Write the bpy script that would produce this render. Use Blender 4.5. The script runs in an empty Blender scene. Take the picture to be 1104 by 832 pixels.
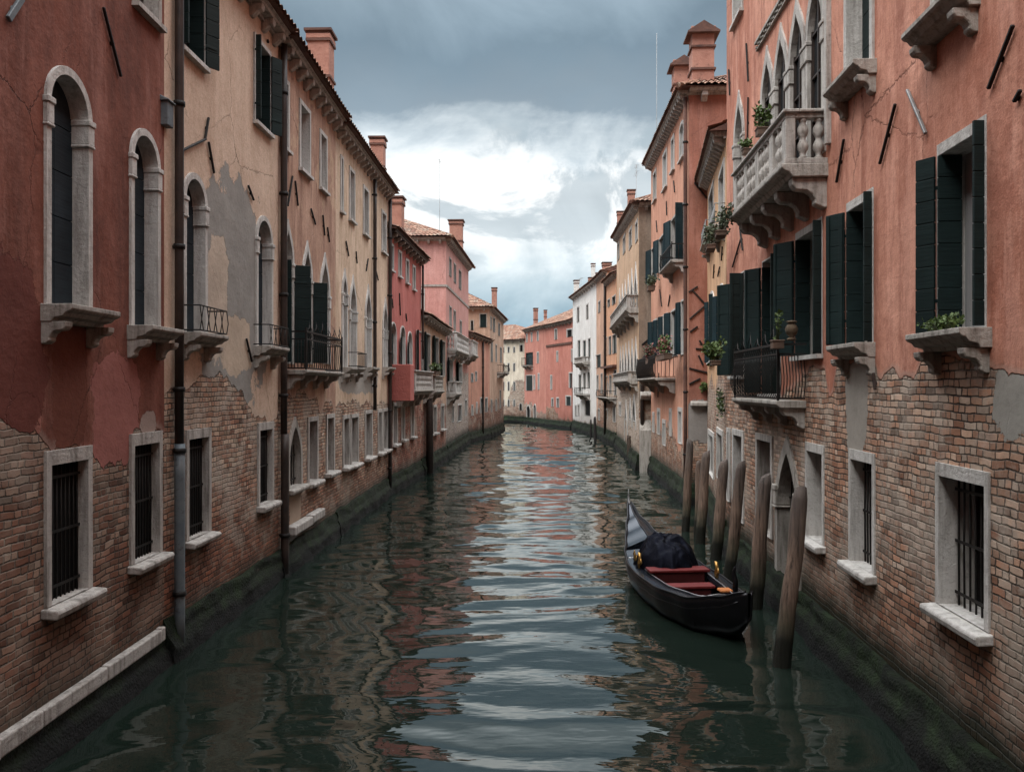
import bpy, bmesh, math, random
from mathutils import Vector, Matrix
from mathutils.geometry import delaunay_2d_cdt
from mathutils import noise as mnoise

random.seed(7)
R = math.radians
SC = bpy.context.scene
COL = SC.collection

# ------------------------------------------------------------------ camera
CAMZ, FPX, CX, CY = 4.0, 900.0, 552.0, 416.0
cam_d = bpy.data.cameras.new("camera")
cam = bpy.data.objects.new("camera", cam_d)
COL.objects.link(cam)
cam.location = (0, 0, CAMZ)
cam.rotation_euler = (R(90), 0, 0)
cam_d.sensor_width = 36
cam_d.lens = 36 * FPX / 1104.0
cam_d.clip_start = 0.1
cam_d.clip_end = 3000
SC.camera = cam

# ------------------------------------------------------------------ exposure
SC.view_settings.view_transform = 'Standard'
SC.view_settings.look = 'None'
SC.view_settings.exposure = 0.62
SC.view_settings.gamma = 1.0
SC.view_settings.use_curve_mapping = False
SC.render.engine = 'CYCLES'
SC.cycles.use_denoising = True
SC.cycles.max_bounces = 6
SC.cycles.diffuse_bounces = 3
SC.cycles.glossy_bounces = 3
SC.cycles.transmission_bounces = 2
SC.cycles.caustics_reflective = False
SC.cycles.caustics_refractive = False


# ------------------------------------------------------------------ node helper
class NT:
    def __init__(self, tree):
        self.t = tree
        self.n = tree.nodes
        self.l = tree.links

    def put(self, sock, v):
        if v is None:
            return
        if isinstance(v, bpy.types.NodeSocket):
            self.l.new(v, sock)
        else:
            if sock.type == 'RGBA' and len(v) == 3:
                v = (v[0], v[1], v[2], 1)
            sock.default_value = v

    def m(self, op, a, b=None, c=None, clamp=False):
        n = self.n.new('ShaderNodeMath')
        n.operation = op
        n.use_clamp = clamp
        self.put(n.inputs[0], a)
        self.put(n.inputs[1], b)
        if c is not None:
            self.put(n.inputs[2], c)
        return n.outputs[0]

    def add(self, a, b): return self.m('ADD', a, b)
    def sub(self, a, b): return self.m('SUBTRACT', a, b)
    def mul(self, a, b): return self.m('MULTIPLY', a, b)

    def mapr(self, v, a, b, c=0.0, d=1.0, smooth=False):
        n = self.n.new('ShaderNodeMapRange')
        n.interpolation_type = 'SMOOTHSTEP' if smooth else 'LINEAR'
        n.clamp = True
        for i, x in enumerate((v, a, b, c, d)):
            self.put(n.inputs[i], x)
        return n.outputs[0]

    def mix(self, f, a, b, blend='MIX'):
        n = self.n.new('ShaderNodeMix')
        n.data_type = 'RGBA'
        n.blend_type = blend
        n.clamp_factor = True
        self.put(n.inputs[0], f)
        self.put(n.inputs[6], a)
        self.put(n.inputs[7], b)
        return n.outputs[2]

    def mixf(self, f, a, b):
        n = self.n.new('ShaderNodeMix')
        n.data_type = 'FLOAT'
        self.put(n.inputs[0], f)
        self.put(n.inputs[2], a)
        self.put(n.inputs[3], b)
        return n.outputs[0]

    def xyz(self, x=0.0, y=0.0, z=0.0):
        n = self.n.new('ShaderNodeCombineXYZ')
        for i, v in enumerate((x, y, z)):
            self.put(n.inputs[i], v)
        return n.outputs[0]

    def sep(self, v):
        n = self.n.new('ShaderNodeSeparateXYZ')
        self.put(n.inputs[0], v)
        return n.outputs

    def noise(self, vec, scale, detail=3.0, rough=0.55, dist=0.0, dim='3D'):
        n = self.n.new('ShaderNodeTexNoise')
        n.noise_dimensions = dim
        self.put(n.inputs['Vector'], vec)
        n.inputs['Scale'].default_value = scale
        n.inputs['Detail'].default_value = detail
        n.inputs['Roughness'].default_value = rough
        n.inputs['Distortion'].default_value = dist
        return n.outputs[0]

    def white(self, vec):
        n = self.n.new('ShaderNodeTexWhiteNoise')
        n.noise_dimensions = '3D'
        self.put(n.inputs['Vector'], vec)
        return n.outputs[0]

    def vor(self, vec, scale, feature='F1'):
        n = self.n.new('ShaderNodeTexVoronoi')
        n.feature = feature
        self.put(n.inputs['Vector'], vec)
        n.inputs['Scale'].default_value = scale
        return n.outputs[0]

    def ramp(self, f, stops, interp='LINEAR'):
        n = self.n.new('ShaderNodeValToRGB')
        cr = n.color_ramp
        cr.interpolation = interp
        while len(cr.elements) < len(stops):
            cr.elements.new(0.5)
        for e, (p, c) in zip(cr.elements, stops):
            e.position = p
            e.color = (c[0], c[1], c[2], 1)
        self.put(n.inputs[0], f)
        return n.outputs[0]

    def coord(self, which='Object'):
        return self.n.new('ShaderNodeTexCoord').outputs[which]

    def bump(self, h, strength=1.0, dist=1.0):
        n = self.n.new('ShaderNodeBump')
        n.inputs['Strength'].default_value = strength
        n.inputs['Distance'].default_value = dist
        self.put(n.inputs['Height'], h)
        return n.outputs[0]


# ------------------------------------------------------------------ world
SUN_EL, SUN_AZ = R(50), R(222)      # azimuth measured clockwise from +Y
SKY = dict(zen=4.3, gain=0.73)
world = bpy.data.worlds.new("World")
SC.world = world
world.use_nodes = True
w = NT(world.node_tree)
w.n.clear()
dirv = w.coord('Generated')
dx, dy, dz = w.sep(dirv)
sky = w.n.new('ShaderNodeTexSky')
sky.sky_type = 'NISHITA'
sky.sun_disc = False
sky.sun_elevation = SUN_EL
sky.sun_rotation = SUN_AZ
hor = w.m('MAXIMUM', dz, 0.0)
den = w.add(hor, 0.16)
pl = w.xyz(w.m('DIVIDE', dx, den), w.m('DIVIDE', dy, den), 0.0)
n1 = w.noise(pl, 0.9, 5, 0.55, 0.3)
n2 = w.noise(pl, 1.15, 8, 0.60, 0.5)
n3 = w.noise(w.xyz(w.add(w.mul(dx, 1.0), 3.1), dy, w.mul(dz, 1.35)), 5.0, 8, 0.58, 0.5)
e = w.add(dz, w.mul(w.sub(n2, 0.5), 0.07))
e = w.add(e, w.mul(w.sub(n3, 0.5), 0.17))
base = w.ramp(e, [(0.0, (.30, .44, .53)), (0.08, (.31, .45, .54)), (0.135, (.52, .63, .69)), (0.185, (.96, 1.0, 1.01)),
                  (0.25, (1.10, 1.12, 1.12)), (0.28, (.62, .70, .75)), (0.31, (.27, .345, .41)), (0.38, (.195, .27, .335)),
                  (0.45, (.28, .365, .435)), (0.56, (.50, .58, .63)), (0.75, (1, 1.03, 1.05)), (1.0, (1, 1.02, 1.03))])
cl = w.mapr(w.noise(w.xyz(w.add(dx, 8.4), dy, w.mul(dz, 1.5)), 5.0, 8, .6, .5), 0.49, 0.57, 0, 1, True)
band = w.mul(w.mapr(dz, 0.10, 0.2, 0, 1, True), w.mapr(dz, 0.28, 0.33, 1, 0, True))
base = w.mix(w.mul(w.mul(cl, band), 0.70), base, (.36, .45, .51))
zen = w.mapr(dz, 0.46, 0.82, 1.0, SKY['zen'], True)
clouds = w.mix(1.0, base, w.xyz(zen, zen, zen), 'MULTIPLY')
var = w.mul(w.mapr(n1, 0.3, 0.75, 0.86, 1.16), w.mapr(n3, .3, .7, .90, 1.12))
clouds = w.mix(1.0, clouds, w.xyz(var, var, var), 'MULTIPLY')
skyc = w.mix(1.0, sky.outputs[0], (.09, .09, .09), 'MULTIPLY')
fin = w.mix(w.mapr(n1, 0.2, 0.45, 0.90, 1.0), skyc, clouds)
bg = w.n.new('ShaderNodeBackground')
w.put(bg.inputs[0], fin)
bg.inputs[1].default_value = SKY['gain']
wo = w.n.new('ShaderNodeOutputWorld')
w.l.new(bg.outputs[0], wo.inputs[0])

sun_d = bpy.data.lights.new("sun", 'SUN')
sun_d.energy = 1.15
sun_d.angle = R(25)
sun_d.color = (1.0, 0.96, 0.9)
sun = bpy.data.objects.new("sun", sun_d)
COL.objects.link(sun)
sv = Vector((math.sin(SUN_AZ) * math.cos(SUN_EL), math.cos(SUN_AZ) * math.cos(SUN_EL), math.sin(SUN_EL)))
sun.rotation_euler = sv.to_track_quat('Z', 'Y').to_euler()
sun.location = sv * 60


# ------------------------------------------------------------------ mesh builder
class MB:
    def __init__(self):
        self.v = []
        self.f = []
        self.s = []

    def face(self, pts, smooth=False):
        i = len(self.v)
        self.v += [tuple(p) for p in pts]
        self.f.append(tuple(range(i, i + len(pts))))
        self.s.append(smooth)

    def box(self, x0, x1, y0, y1, z0, z1, M=None):
        i = len(self.v)
        P = [(x, y, z) for z in (z0, z1) for y in (y0, y1) for x in (x0, x1)]
        if M is not None:
            P = [tuple(M @ Vector(p)) for p in P]
        self.v += P
        for q in ((0, 2, 3, 1), (4, 5, 7, 6), (0, 1, 5, 4), (2, 6, 7, 3), (0, 4, 6, 2), (1, 3, 7, 5)):
            self.f.append(tuple(i + k for k in q))
            self.s.append(False)

    def prism(self, poly, y0, y1):
        """poly in (x,z), extruded along y"""
        i, n = len(self.v), len(poly)
        self.v += [(p[0], y0, p[1]) for p in poly] + [(p[0], y1, p[1]) for p in poly]
        self.f.append(tuple(range(i, i + n)))
        self.f.append(tuple(range(i + 2 * n - 1, i + n - 1, -1)))
        self.s += [False, False]
        for k in range(n):
            j = (k + 1) % n
            self.f.append((i + k, i + n + k, i + n + j, i + j))
            self.s.append(False)

    def extr(self, prof, x0, x1):
        """prof in (y,z), extruded along x"""
        i, n = len(self.v), len(prof)
        self.v += [(x0, p[0], p[1]) for p in prof] + [(x1, p[0], p[1]) for p in prof]
        self.f.append(tuple(range(i, i + n)))
        self.f.append(tuple(range(i + 2 * n - 1, i + n - 1, -1)))
        self.s += [False, False]
        for k in range(n):
            j = (k + 1) % n
            self.f.append((i + k, i + n + k, i + n + j, i + j))
            self.s.append(False)

    def ring(self, outer, inner, y0, y1):
        i, n = len(self.v), len(outer)
        for loop, y in ((outer, y0), (inner, y0), (outer, y1), (inner, y1)):
            self.v += [(p[0], y, p[1]) for p in loop]
        for k in range(n):
            j = (k + 1) % n
            a, b, c, d = i, i + n, i + 2 * n, i + 3 * n
            self.f += [(a + k, a + j, b + j, b + k), (c + k, d + k, d + j, c + j),
                       (a + k, c + k, c + j, a + j), (b + k, b + j, d + j, d + k)]
            self.s += [False] * 4

    def tube(self, pts, r, n=8, cap=True, smooth=True):
        pts = [Vector(p) for p in pts]
        rr = r if isinstance(r, (list, tuple)) else [r] * len(pts)
        i = len(self.v)
        ref = None
        for k, p in enumerate(pts):
            a = pts[max(k - 1, 0)]
            b = pts[min(k + 1, len(pts) - 1)]
            t = (b - a)
            t = t.normalized() if t.length > 1e-9 else Vector((0, 0, 1))
            if ref is None:
                ref = Vector((1, 0, 0)) if abs(t.x) < .8 else Vector((0, 1, 0))
            u = (ref - t * ref.dot(t)).normalized()
            ref = u
            v = t.cross(u)
            for q in range(n):
                an = 2 * math.pi * q / n
                self.v.append(tuple(p + (u * math.cos(an) + v * math.sin(an)) * rr[k]))
        for k in range(len(pts) - 1):
            for q in range(n):
                j = (q + 1) % n
                a = i + k * n
                self.f.append((a + q, a + j, a + n + j, a + n + q))
                self.s.append(smooth)
        if cap:
            self.f.append(tuple(i + q for q in range(n - 1, -1, -1)))
            e_ = i + (len(pts) - 1) * n
            self.f.append(tuple(e_ + q for q in range(n)))
            self.s += [False, False]

    def lathe(self, c, prof, n=12, smooth=True):
        """prof: (r,z) list about the vertical axis at c"""
        i = len(self.v)
        for r, z in prof:
            for q in range(n):
                an = 2 * math.pi * q / n
                self.v.append((c[0] + r * math.cos(an), c[1] + r * math.sin(an), c[2] + z))
        for k in range(len(prof) - 1):
            for q in range(n):
                j = (q + 1) % n
                a = i + k * n
                self.f.append((a + q, a + j, a + n + j, a + n + q))
                self.s.append(smooth)
        self.f.append(tuple(i + q for q in range(n - 1, -1, -1)))
        e_ = i + (len(prof) - 1) * n
        self.f.append(tuple(e_ + q for q in range(n)))
        self.s += [False, False]

    def grid(self, fn, nu, nv, smooth=True, closed_u=False):
        i = len(self.v)
        for a in range(nu + 1):
            for b in range(nv + 1):
                self.v.append(tuple(fn(a / nu, b / nv)))
        for a in range(nu):
            for b in range(nv):
                p = i + a * (nv + 1) + b
                self.f.append((p, p + nv + 1, p + nv + 2, p + 1))
                self.s.append(smooth)

    def build(self, name, mat, parent=None, M=None, bevel=0.0, fix=True, seg=1, smooth=None):
        me = bpy.data.meshes.new(name)
        vs = self.v if M is None else [tuple(M @ Vector(p)) for p in self.v]
        me.from_pydata(vs, [], self.f)
        sm = self.s if smooth is None else [smooth] * len(self.f)
        me.polygons.foreach_set('use_smooth', sm)
        if fix:
            bm = bmesh.new()
            bm.from_mesh(me)
            bmesh.ops.remove_doubles(bm, verts=bm.verts, dist=1e-5)
            bmesh.ops.recalc_face_normals(bm, faces=bm.faces)
            bm.to_mesh(me)
            bm.free()
        me.update()
        o = bpy.data.objects.new(name, me)
        COL.objects.link(o)
        if mat:
            me.materials.append(mat)
        if parent is not None:
            o.parent = parent
        if bevel:
            md = o.modifiers.new('bevel', 'BEVEL')
            md.width = bevel
            md.segments = seg
            md.limit_method = 'ANGLE'
            md.angle_limit = R(40)
        return o


def tag(o, label=None, cat=None, group=None, kind=None):
    if label: o['label'] = label
    if cat: o['category'] = cat
    if group: o['group'] = group
    if kind: o['kind'] = kind
    return o


def empty(name, loc, rz=0.0):
    o = bpy.data.objects.new(name, None)
    o.empty_display_size = 0.3
    COL.objects.link(o)
    o.location = loc
    o.rotation_euler = (0, 0, rz)
    return o


# ------------------------------------------------------------------ materials
def new_mat(name):
    m = bpy.data.materials.new(name)
    m.use_nodes = True
    t = NT(m.node_tree)
    t.n.clear()
    p = t.n.new('ShaderNodeBsdfPrincipled')
    o = t.n.new('ShaderNodeOutputMaterial')
    t.l.new(p.outputs[0], o.inputs[0])
    return m, t, p


def simple(name, c1, c2, scale=4.0, rough=0.7, bump=0.0, metal=0.0, bscale=None, stretch=(1, 1, 1), c3=None, spec=0.4):
    m, t, p = new_mat(name)
    co = t.coord()
    x, y, z = t.sep(co)
    vec = t.xyz(t.mul(x, stretch[0]), t.mul(y, stretch[1]), t.mul(z, stretch[2]))
    n = t.noise(vec, scale, 6, 0.62)
    col = t.mix(t.mapr(n, 0.3, 0.7), c1, c2)
    if c3:
        n_ = t.noise(vec, scale * 2.7, 5, 0.7)
        col = t.mix(t.mapr(n_, 0.56, 0.72), col, c3)
    t.put(p.inputs['Base Color'], col)
    p.inputs['Roughness'].default_value = rough
    p.inputs['Metallic'].default_value = metal
    p.inputs['Specular IOR Level'].default_value = spec
    if bump:
        h = t.noise(vec, bscale or scale * 5, 5, 0.65)
        t.put(p.inputs['Normal'], t.bump(h, 1.0, bump))
    return m


def stone_mat(name, base, dirt, dirt_amt=0.5, z_streak=True):
    m, t, p = new_mat(name)
    co = t.coord()
    x, y, z = t.sep(co)
    n = t.noise(co, 2.2, 6, 0.65)
    st = t.noise(t.xyz(t.mul(x, 9), t.mul(y, 9), t.mul(z, 1.1)), 1.0, 5, 0.65)
    col = t.mix(t.mapr(n, 0.25, 0.75), [c * 0.82 for c in base], base)
    col = t.mix(t.mul(t.mapr(st, 0.46, 0.70), dirt_amt), col, dirt)
    sp = t.noise(co, 24, 4, 0.7)
    col = t.mix(t.mul(t.mapr(sp, 0.56, 0.72), 0.55), col, dirt)
    t.put(p.inputs['Base Color'], col)
    p.inputs['Roughness'].default_value = 0.8
    p.inputs['Specular IOR Level'].default_value = 0.25
    h = t.add(t.mul(t.noise(co, 9, 6, 0.7), 1.0), t.mul(sp, 0.5))
    t.put(p.inputs['Normal'], t.bump(h, 1.0, 0.02))
    return m


def wood_shutter(name, c, c2):
    m, t, p = new_mat(name)
    co = t.coord()
    x, y, z = t.sep(co)
    n = t.noise(t.xyz(t.mul(x, 3), t.mul(y, 3), t.mul(z, 40)), 1.0, 5, 0.6)
    big = t.noise(co, 1.7, 4, 0.6)
    col = t.mix(t.mapr(n, 0.3, 0.7), c, c2)
    col = t.mix(t.mul(t.mapr(big, 0.5, 0.75), 0.5), col, [k * 1.7 + 0.003 for k in c2])
    t.put(p.inputs['Base Color'], col)
    p.inputs['Roughness'].default_value = 0.6
    p.inputs['Specular IOR Level'].default_value = 0.22
    t.put(p.inputs['Normal'], t.bump(n, 1.0, 0.004))
    return m


M_stone = stone_mat('pale_stone', (.50, .47, .44), (.13, .115, .10), .8)
M_stone2 = stone_mat('weathered_stone', (.44, .41, .375), (.10, .09, .075), .8)
M_stone_w = stone_mat('white_stone', (.60, .58, .555), (.21, .19, .17), .7)
M_shut = wood_shutter('dark_green_wood', (.004, .011, .0115), (.007, .018, .018))
M_shut_b = wood_shutter('blue_green_wood', (.005, .017, .022), (.008, .025, .031))
M_iron = simple('black_iron', (.007, .007, .0075), (.020, .016, .014), 14, .6, .003, .3)
M_pipe = simple('dark_pipe', (.020, .016, .015), (.05, .032, .026), 5, .5, .003, .2)
M_pipe_g = simple('grey_pipe', (.10, .125, .145), (.17, .19, .20), 4, .55, .003, .2, c3=(.06, .05, .045))
M_dark = simple('dark_interior', (.006, .006, .007), (.015, .013, .012), 3, .8, spec=.1)  # near-black colour standing in for the shade inside openings
M_panel = wood_shutter('blue_black_panel', (.010, .016, .022), (.018, .028, .036))
M_curtain = simple('pale_blind', (.26, .27, .28), (.40, .40, .40), 3, .8, .01, stretch=(6, 6, .4))
M_terra = simple('terracotta_render', (.30, .135, .10), (.42, .215, .16), 2.0, .85, .02, c3=(.17, .09, .07))
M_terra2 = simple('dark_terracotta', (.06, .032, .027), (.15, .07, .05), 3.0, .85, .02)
M_white_ch = simple('white_render', (.55, .53, .50), (.70, .68, .65), 2.0, .85, .02, c3=(.3, .28, .25))
M_metal = simple('grey_metal', (.16, .16, .16), (.28, .28, .28), 5, .5, 0, .5)
M_leaf = simple('leaf_green', (.045, .085, .02), (.11, .16, .04), 7, .6, c3=(.10, .11, .03))
M_leaf_d = simple('leaf_grey_green', (.04, .06, .035), (.10, .12, .07), 7, .65, c3=(.13, .11, .07))
M_flower = simple('flower_red_brown', (.20, .06, .06), (.32, .13, .12), 9, .7, c3=(.10, .10, .04))
M_pot = simple('clay_pot', (.07, .045, .034), (.14, .085, .06), 5, .8, .006)


def glass_mat():
    m, t, p = new_mat('window_glass')
    co = t.coord()
    n = t.noise(co, 1.3, 3, .5)
    t.put(p.inputs['Base Color'], t.mix(n, (.008, .010, .012), (.035, .04, .045)))
    p.inputs['Roughness'].default_value = 0.2
    p.inputs['Specular IOR Level'].default_value = 0.18
    t.put(p.inputs['Normal'], t.bump(t.noise(co, 2.5, 2, .5), 1.0, .01))
    return m


M_glass = glass_mat()


def tile_mat():
    m, t, p = new_mat('roof_tiles')
    co = t.coord()
    x, y, z = t.sep(co)
    cell = t.xyz(t.m('FLOOR', t.m('DIVIDE', x, .22)), t.m('FLOOR', t.m('DIVIDE', y, .34)), 1.3)
    r = t.white(cell)
    col = t.ramp(r, [(0, (.14, .068, .048)), (.35, (.24, .115, .075)), (.7, (.31, .175, .12)), (1, (.29, .225, .175))])
    n = t.noise(co, 1.4, 5, .65)
    col = t.mix(t.mul(t.mapr(n, .5, .72), .65), col, (.12, .10, .075))
    t.put(p.inputs['Base Color'], col)
    p.inputs['Roughness'].default_value = .9
    t.put(p.inputs['Normal'], t.bump(t.noise(co, 18, 4, .6), 1.0, .01))
    return m


M_tile = tile_mat()


def facade_mat(name, c1, c2, bound, L, stain=(.18, .12, .09), patches=(), under=None, seed=0.0,
               brick=((.23, .10, .065), (.40, .21, .135), (.50, .35, .25), (.48, .41, .34)), mortar=((.075, .058, .048), (.38, .32, .26)),
               pale=0.35, algae=0.75, rag=0.45, streak=0.5, red_low=0.5, smear_amt=.74):
    """plaster that has fallen away below a ragged line (bound: list of (u,z)), bare brick under it"""
    m, t, p = new_mat(name)
    co = t.coord()
    x, y, z = t.sep(co)
    u = t.add(x, y)
    P = t.xyz(u, z, seed)
    nb = t.noise(P, 0.45, 4, .55)
    nm = t.noise(P, 1.5, 6, .62)
    nf = t.noise(P, 11.0, 5, .65)
    nvf = t.noise(P, 55.0, 3, .6)
    # ---- brick
    wn = t.noise(P, 2.3, 3, .5)
    wn2 = t.noise(t.xyz(t.add(u, 7.7), z, seed), 2.6, 3, .5)
    BW, BH = .235, .083
    zz = t.add(t.add(z, t.mul(t.sub(wn, .5), .075)), t.mul(t.sub(nf, .5), .022))
    uu = t.add(t.add(u, t.mul(t.sub(wn2, .5), .06)), t.mul(t.sub(nf, .5), .05))
    rz = t.m('DIVIDE', zz, BH)
    row = t.m('FLOOR', rz)
    off = t.add(t.mul(t.m('MODULO', row, 2.0), .5), t.mul(t.white(t.xyz(row, 3.3, seed)), .35))
    cu = t.add(t.m('DIVIDE', uu, BW), off)
    colm = t.m('FLOOR', cu)
    rnd = t.white(t.xyz(colm, row, seed))
    rnd2 = t.white(t.xyz(row, colm, seed + 4.0))
    # some bricks are split into two headers
    fx = t.m('FRACT', cu)
    hd = t.m('LESS_THAN', rnd2, .38)
    fx2 = t.m('FRACT', t.mul(fx, 2.0))
    half = t.m('FLOOR', t.mul(fx, 2.0))
    rndh = t.white(t.xyz(t.add(t.mul(colm, 2.0), half), row, seed + 9.0))
    rnd = t.mixf(hd, rnd, rndh)
    ex = t.mul(t.m('MINIMUM', fx, t.sub(1.0, fx)), BW)
    exh = t.mul(t.m('MINIMUM', fx2, t.sub(1.0, fx2)), BW * .5)
    ex = t.mixf(hd, ex, exh)
    fz = t.m('FRACT', rz)
    ez = t.mul(t.m('MINIMUM', fz, t.sub(1.0, fz)), BH)
    ed = t.m('SMOOTH_MIN', ex, ez, .012)
    ed = t.add(ed, t.mul(t.sub(nf, .5), .020))
    ed = t.add(ed, t.mul(t.sub(t.noise(P, 4.0, 3, .6), .5), .010))
    solid = t.mapr(ed, .003, .013, 0, 1, True)
    bc = t.ramp(t.add(t.mul(rnd, .8), t.mul(t.sub(nb, .3), .35)), [(0.02, brick[0]), (.32, brick[1]), (.68, brick[2]), (1, brick[3])])
    hole = t.mapr(t.white(t.xyz(t.add(colm, .3), row, seed + 6.0)), .93, .97)
    bc = t.mix(t.mul(hole, .7), bc, (.07, .045, .034))
    # worn pale zones and redder zones near the water
    worn = t.mapr(t.add(nm, t.mul(t.sub(nb, .5), .8)), .5, .66)
    bc = t.mix(t.mul(worn, pale), bc, (.43, .34, .28))
    low = t.mul(t.mapr(t.add(z, t.mul(t.sub(nb, .5), 2.2)), 2.6, .9), red_low)
    bc = t.mix(low, bc, t.mix(rnd2, brick[0], (.34, .12, .065)))
    bc = t.mix(t.mul(t.mapr(nf, .45, .7), .35), bc, (.15, .10, .08))
    vv = t.mapr(t.white(t.xyz(colm, t.add(row, .5), seed + 2.0)), 0, 1, .62, 1.28)
    bc = t.mix(1.0, bc, t.xyz(vv, vv, vv), 'MULTIPLY')
    mo = t.mix(t.mapr(t.add(nm, t.mul(t.sub(nb, .5), .7)), .47, .68), mortar[0], mortar[1])
    bcol = t.mix(solid, mo, bc)
    # smears of old mortar covering bricks
    smear = t.mul(t.mapr(t.noise(t.xyz(u, z, seed + 20), 1.0, 8, .76), .49, .60), smear_amt)
    bcol = t.mix(smear, bcol, t.mix(nf, (.32, .26, .21), (.52, .45, .38)))
    bh = t.add(t.mul(solid, .020), t.mul(nf, .010))
    bh = t.sub(t.add(bh, t.mul(rnd, .011)), t.mul(hole, .02))
    # ---- plaster
    sv_ = t.noise(t.xyz(t.mul(u, 3.2), t.mul(z, .28), seed), 1.0, 5, .62)
    pc = t.mix(t.mapr(t.add(nb, t.mul(t.sub(nm, .5), .5)), .3, .7), c1, c2)
    pc = t.mix(t.mul(t.mapr(sv_, .47, .70), streak), pc, stain)
    sv2 = t.noise(t.xyz(t.mul(u, 1.3), t.mul(z, .55), seed + 13), 1.0, 7, .7)
    pc = t.mix(t.mul(t.mapr(sv2, .50, .66), streak * .62), pc, [min(1, k * 1.22 + .045) for k in c2])
    sv3 = t.noise(t.xyz(t.mul(u, 7.0), t.mul(z, .35), seed + 17), 1.0, 4, .6)
    pc = t.mix(t.mul(t.mapr(sv3, .56, .72), streak * .55), pc, [k * .8 for k in stain])
    if under is not None:
        fl = t.noise(t.xyz(t.mul(u, 1.5), t.mul(z, .9), seed + 31), .8, 7, .68)
        pc = t.mix(t.mul(t.mapr(fl, .555, .575), .8), pc, under)
    pc = t.mix(t.mul(t.mapr(nf, .48, .72), .36), pc, stain)
    pc = t.mix(t.mul(t.mapr(t.noise(P, 26, 4, .7), .52, .74), .16), pc, [min(1, k * 1.5 + .05) for k in c2])
    gr = t.noise(t.xyz(u, t.mul(z, .6), seed + 41), 1.15, 9, .76)
    pc = t.mix(t.mul(t.mapr(gr, .50, .60), .42 * min(1, streak * 1.6)), pc, stain)
    gr2 = t.noise(t.xyz(t.mul(u, 2.6), t.mul(z, .42), seed + 47), 1.0, 8, .74)
    pc = t.mix(t.mul(t.mapr(gr2, .52, .60), .34 * min(1, streak * 1.6)), pc, [min(1, k * 1.2 + .07) for k in c2])
    gv = t.mapr(nvf, .3, .7, .84, 1.14)
    pc = t.mix(1.0, pc, t.xyz(gv, gv, gv), 'MULTIPLY')
    cr = t.vor(t.xyz(t.add(u, t.mul(nm, .5)), t.add(t.mul(z, .7), t.mul(nf, .15)), seed), .55, 'DISTANCE_TO_EDGE')
    crk = t.mapr(cr, .0, .006, 1, 0)
    crk = t.mul(crk, t.mapr(nb, .45, .6))
    pc = t.mix(t.mul(crk, .6), pc, [k * .35 for k in stain])
    # ---- boundary
    fc = t.n.new('ShaderNodeFloatCurve')
    H = 12.0
    cv = fc.mapping.curves[0]
    pts = sorted(bound)
    pts = [(min(max(a / L, 0), 1), min(max(b / H, 0), 1)) for a, b in pts]
    while len(cv.points) < len(pts):
        cv.points.new(.5, .5)
    for q, (a, b) in zip(cv.points, pts):
        q.location = (a, b)
        q.handle_type = 'VECTOR'
    fc.mapping.update()
    t.put(fc.inputs['Value'], t.m('DIVIDE', u, L, clamp=True))
    B = t.mul(fc.outputs[0], H)
    ragn = t.noise(t.xyz(t.mul(u, 1.0), t.mul(z, .75), seed + 50), 1.6, 7, .66)
    d = t.sub(t.add(z, t.mul(t.sub(ragn, .5), rag * 2.6)), B)
    chip = t.vor(t.xyz(t.add(u, t.mul(nm, .25)), t.mul(z, .8), seed + 3), 2.6)
    d = t.add(d, t.mul(t.sub(chip, .38), rag * 1.3))
    rough_e = t.mul(t.sub(nf, .5), .05)
    d = t.add(d, rough_e)
    pm = t.mapr(d, -.006, .012)
    edge = t.mul(t.mapr(d, .0, .03), t.mapr(d, .10, .03))
    pc = t.mix(t.mul(edge, .35), pc, (.42, .36, .31))
    hgt = t.add(t.mul(nf, .007), t.mul(nm, .03))
    hgt = t.add(hgt, t.mul(nvf, .0022))
    hgt = t.add(hgt, .045)
    hgt = t.sub(hgt, t.mul(crk, .01))
    col = bcol
    h = bh
    # patches of grey cement: (u, z, ru, rz, colour, over_plaster)
    allm = None
    for i_, (pu, pz, ru, rz_, pcx, over) in enumerate(patches):
        a = t.m('ABSOLUTE', t.m('DIVIDE', t.sub(u, pu), ru))
        b = t.m('ABSOLUTE', t.m('DIVIDE', t.sub(z, pz), rz_))
        q = t.m('POWER', t.add(t.m('POWER', a, 3.0), t.m('POWER', b, 3.0)), .3333)
        pn = t.noise(t.xyz(u, t.mul(z, .8), seed + 70 + i_), 1.9, 8, .70)
        q = t.add(q, t.mul(t.sub(pn, .5), 1.25))
        q = t.add(q, t.mul(t.sub(nf, .5), .05))
        mk = t.mapr(q, 1.0, .985)
        cc = t.mix(t.mapr(nm, .3, .7), [k * .85 for k in pcx], [min(1, k * 1.12) for k in pcx])
        cc = t.mix(t.mul(t.mapr(nf, .5, .7), .3), cc, [k * .6 for k in pcx])
        if over:
            pc = t.mix(mk, pc, cc)
            hgt = t.sub(hgt, t.mul(mk, .005))
        else:
            col = t.mix(mk, col, cc)
            h = t.mixf(mk, h, t.add(t.mul(hgt, .6), .0))
    col = t.mix(pm, col, pc)
    h = t.mixf(pm, h, hgt)
    # ---- algae towards the water
    al = t.mapr(t.add(z, t.mul(t.sub(nm, .5), .55)), algae + .12, algae - .28)
    col = t.mix(t.mul(al, .93), col, t.mix(nf, (.004, .008, .004), (.018, .026, .011)))
    damp = t.mapr(t.add(z, t.mul(t.sub(nb, .5), 1.6)), algae + 1.1, algae)
    col = t.mix(t.mul(damp, .45), col, t.mix(1.0, col, (.48, .42, .38), 'MULTIPLY'))
    t.put(p.inputs['Base Color'], col)
    t.put(p.inputs['Roughness'], t.mixf(al, .92, .5))
    p.inputs['Specular IOR Level'].default_value = .25
    t.put(p.inputs['Normal'], t.bump(h, 1.0, 1.0))
    return m


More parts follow.
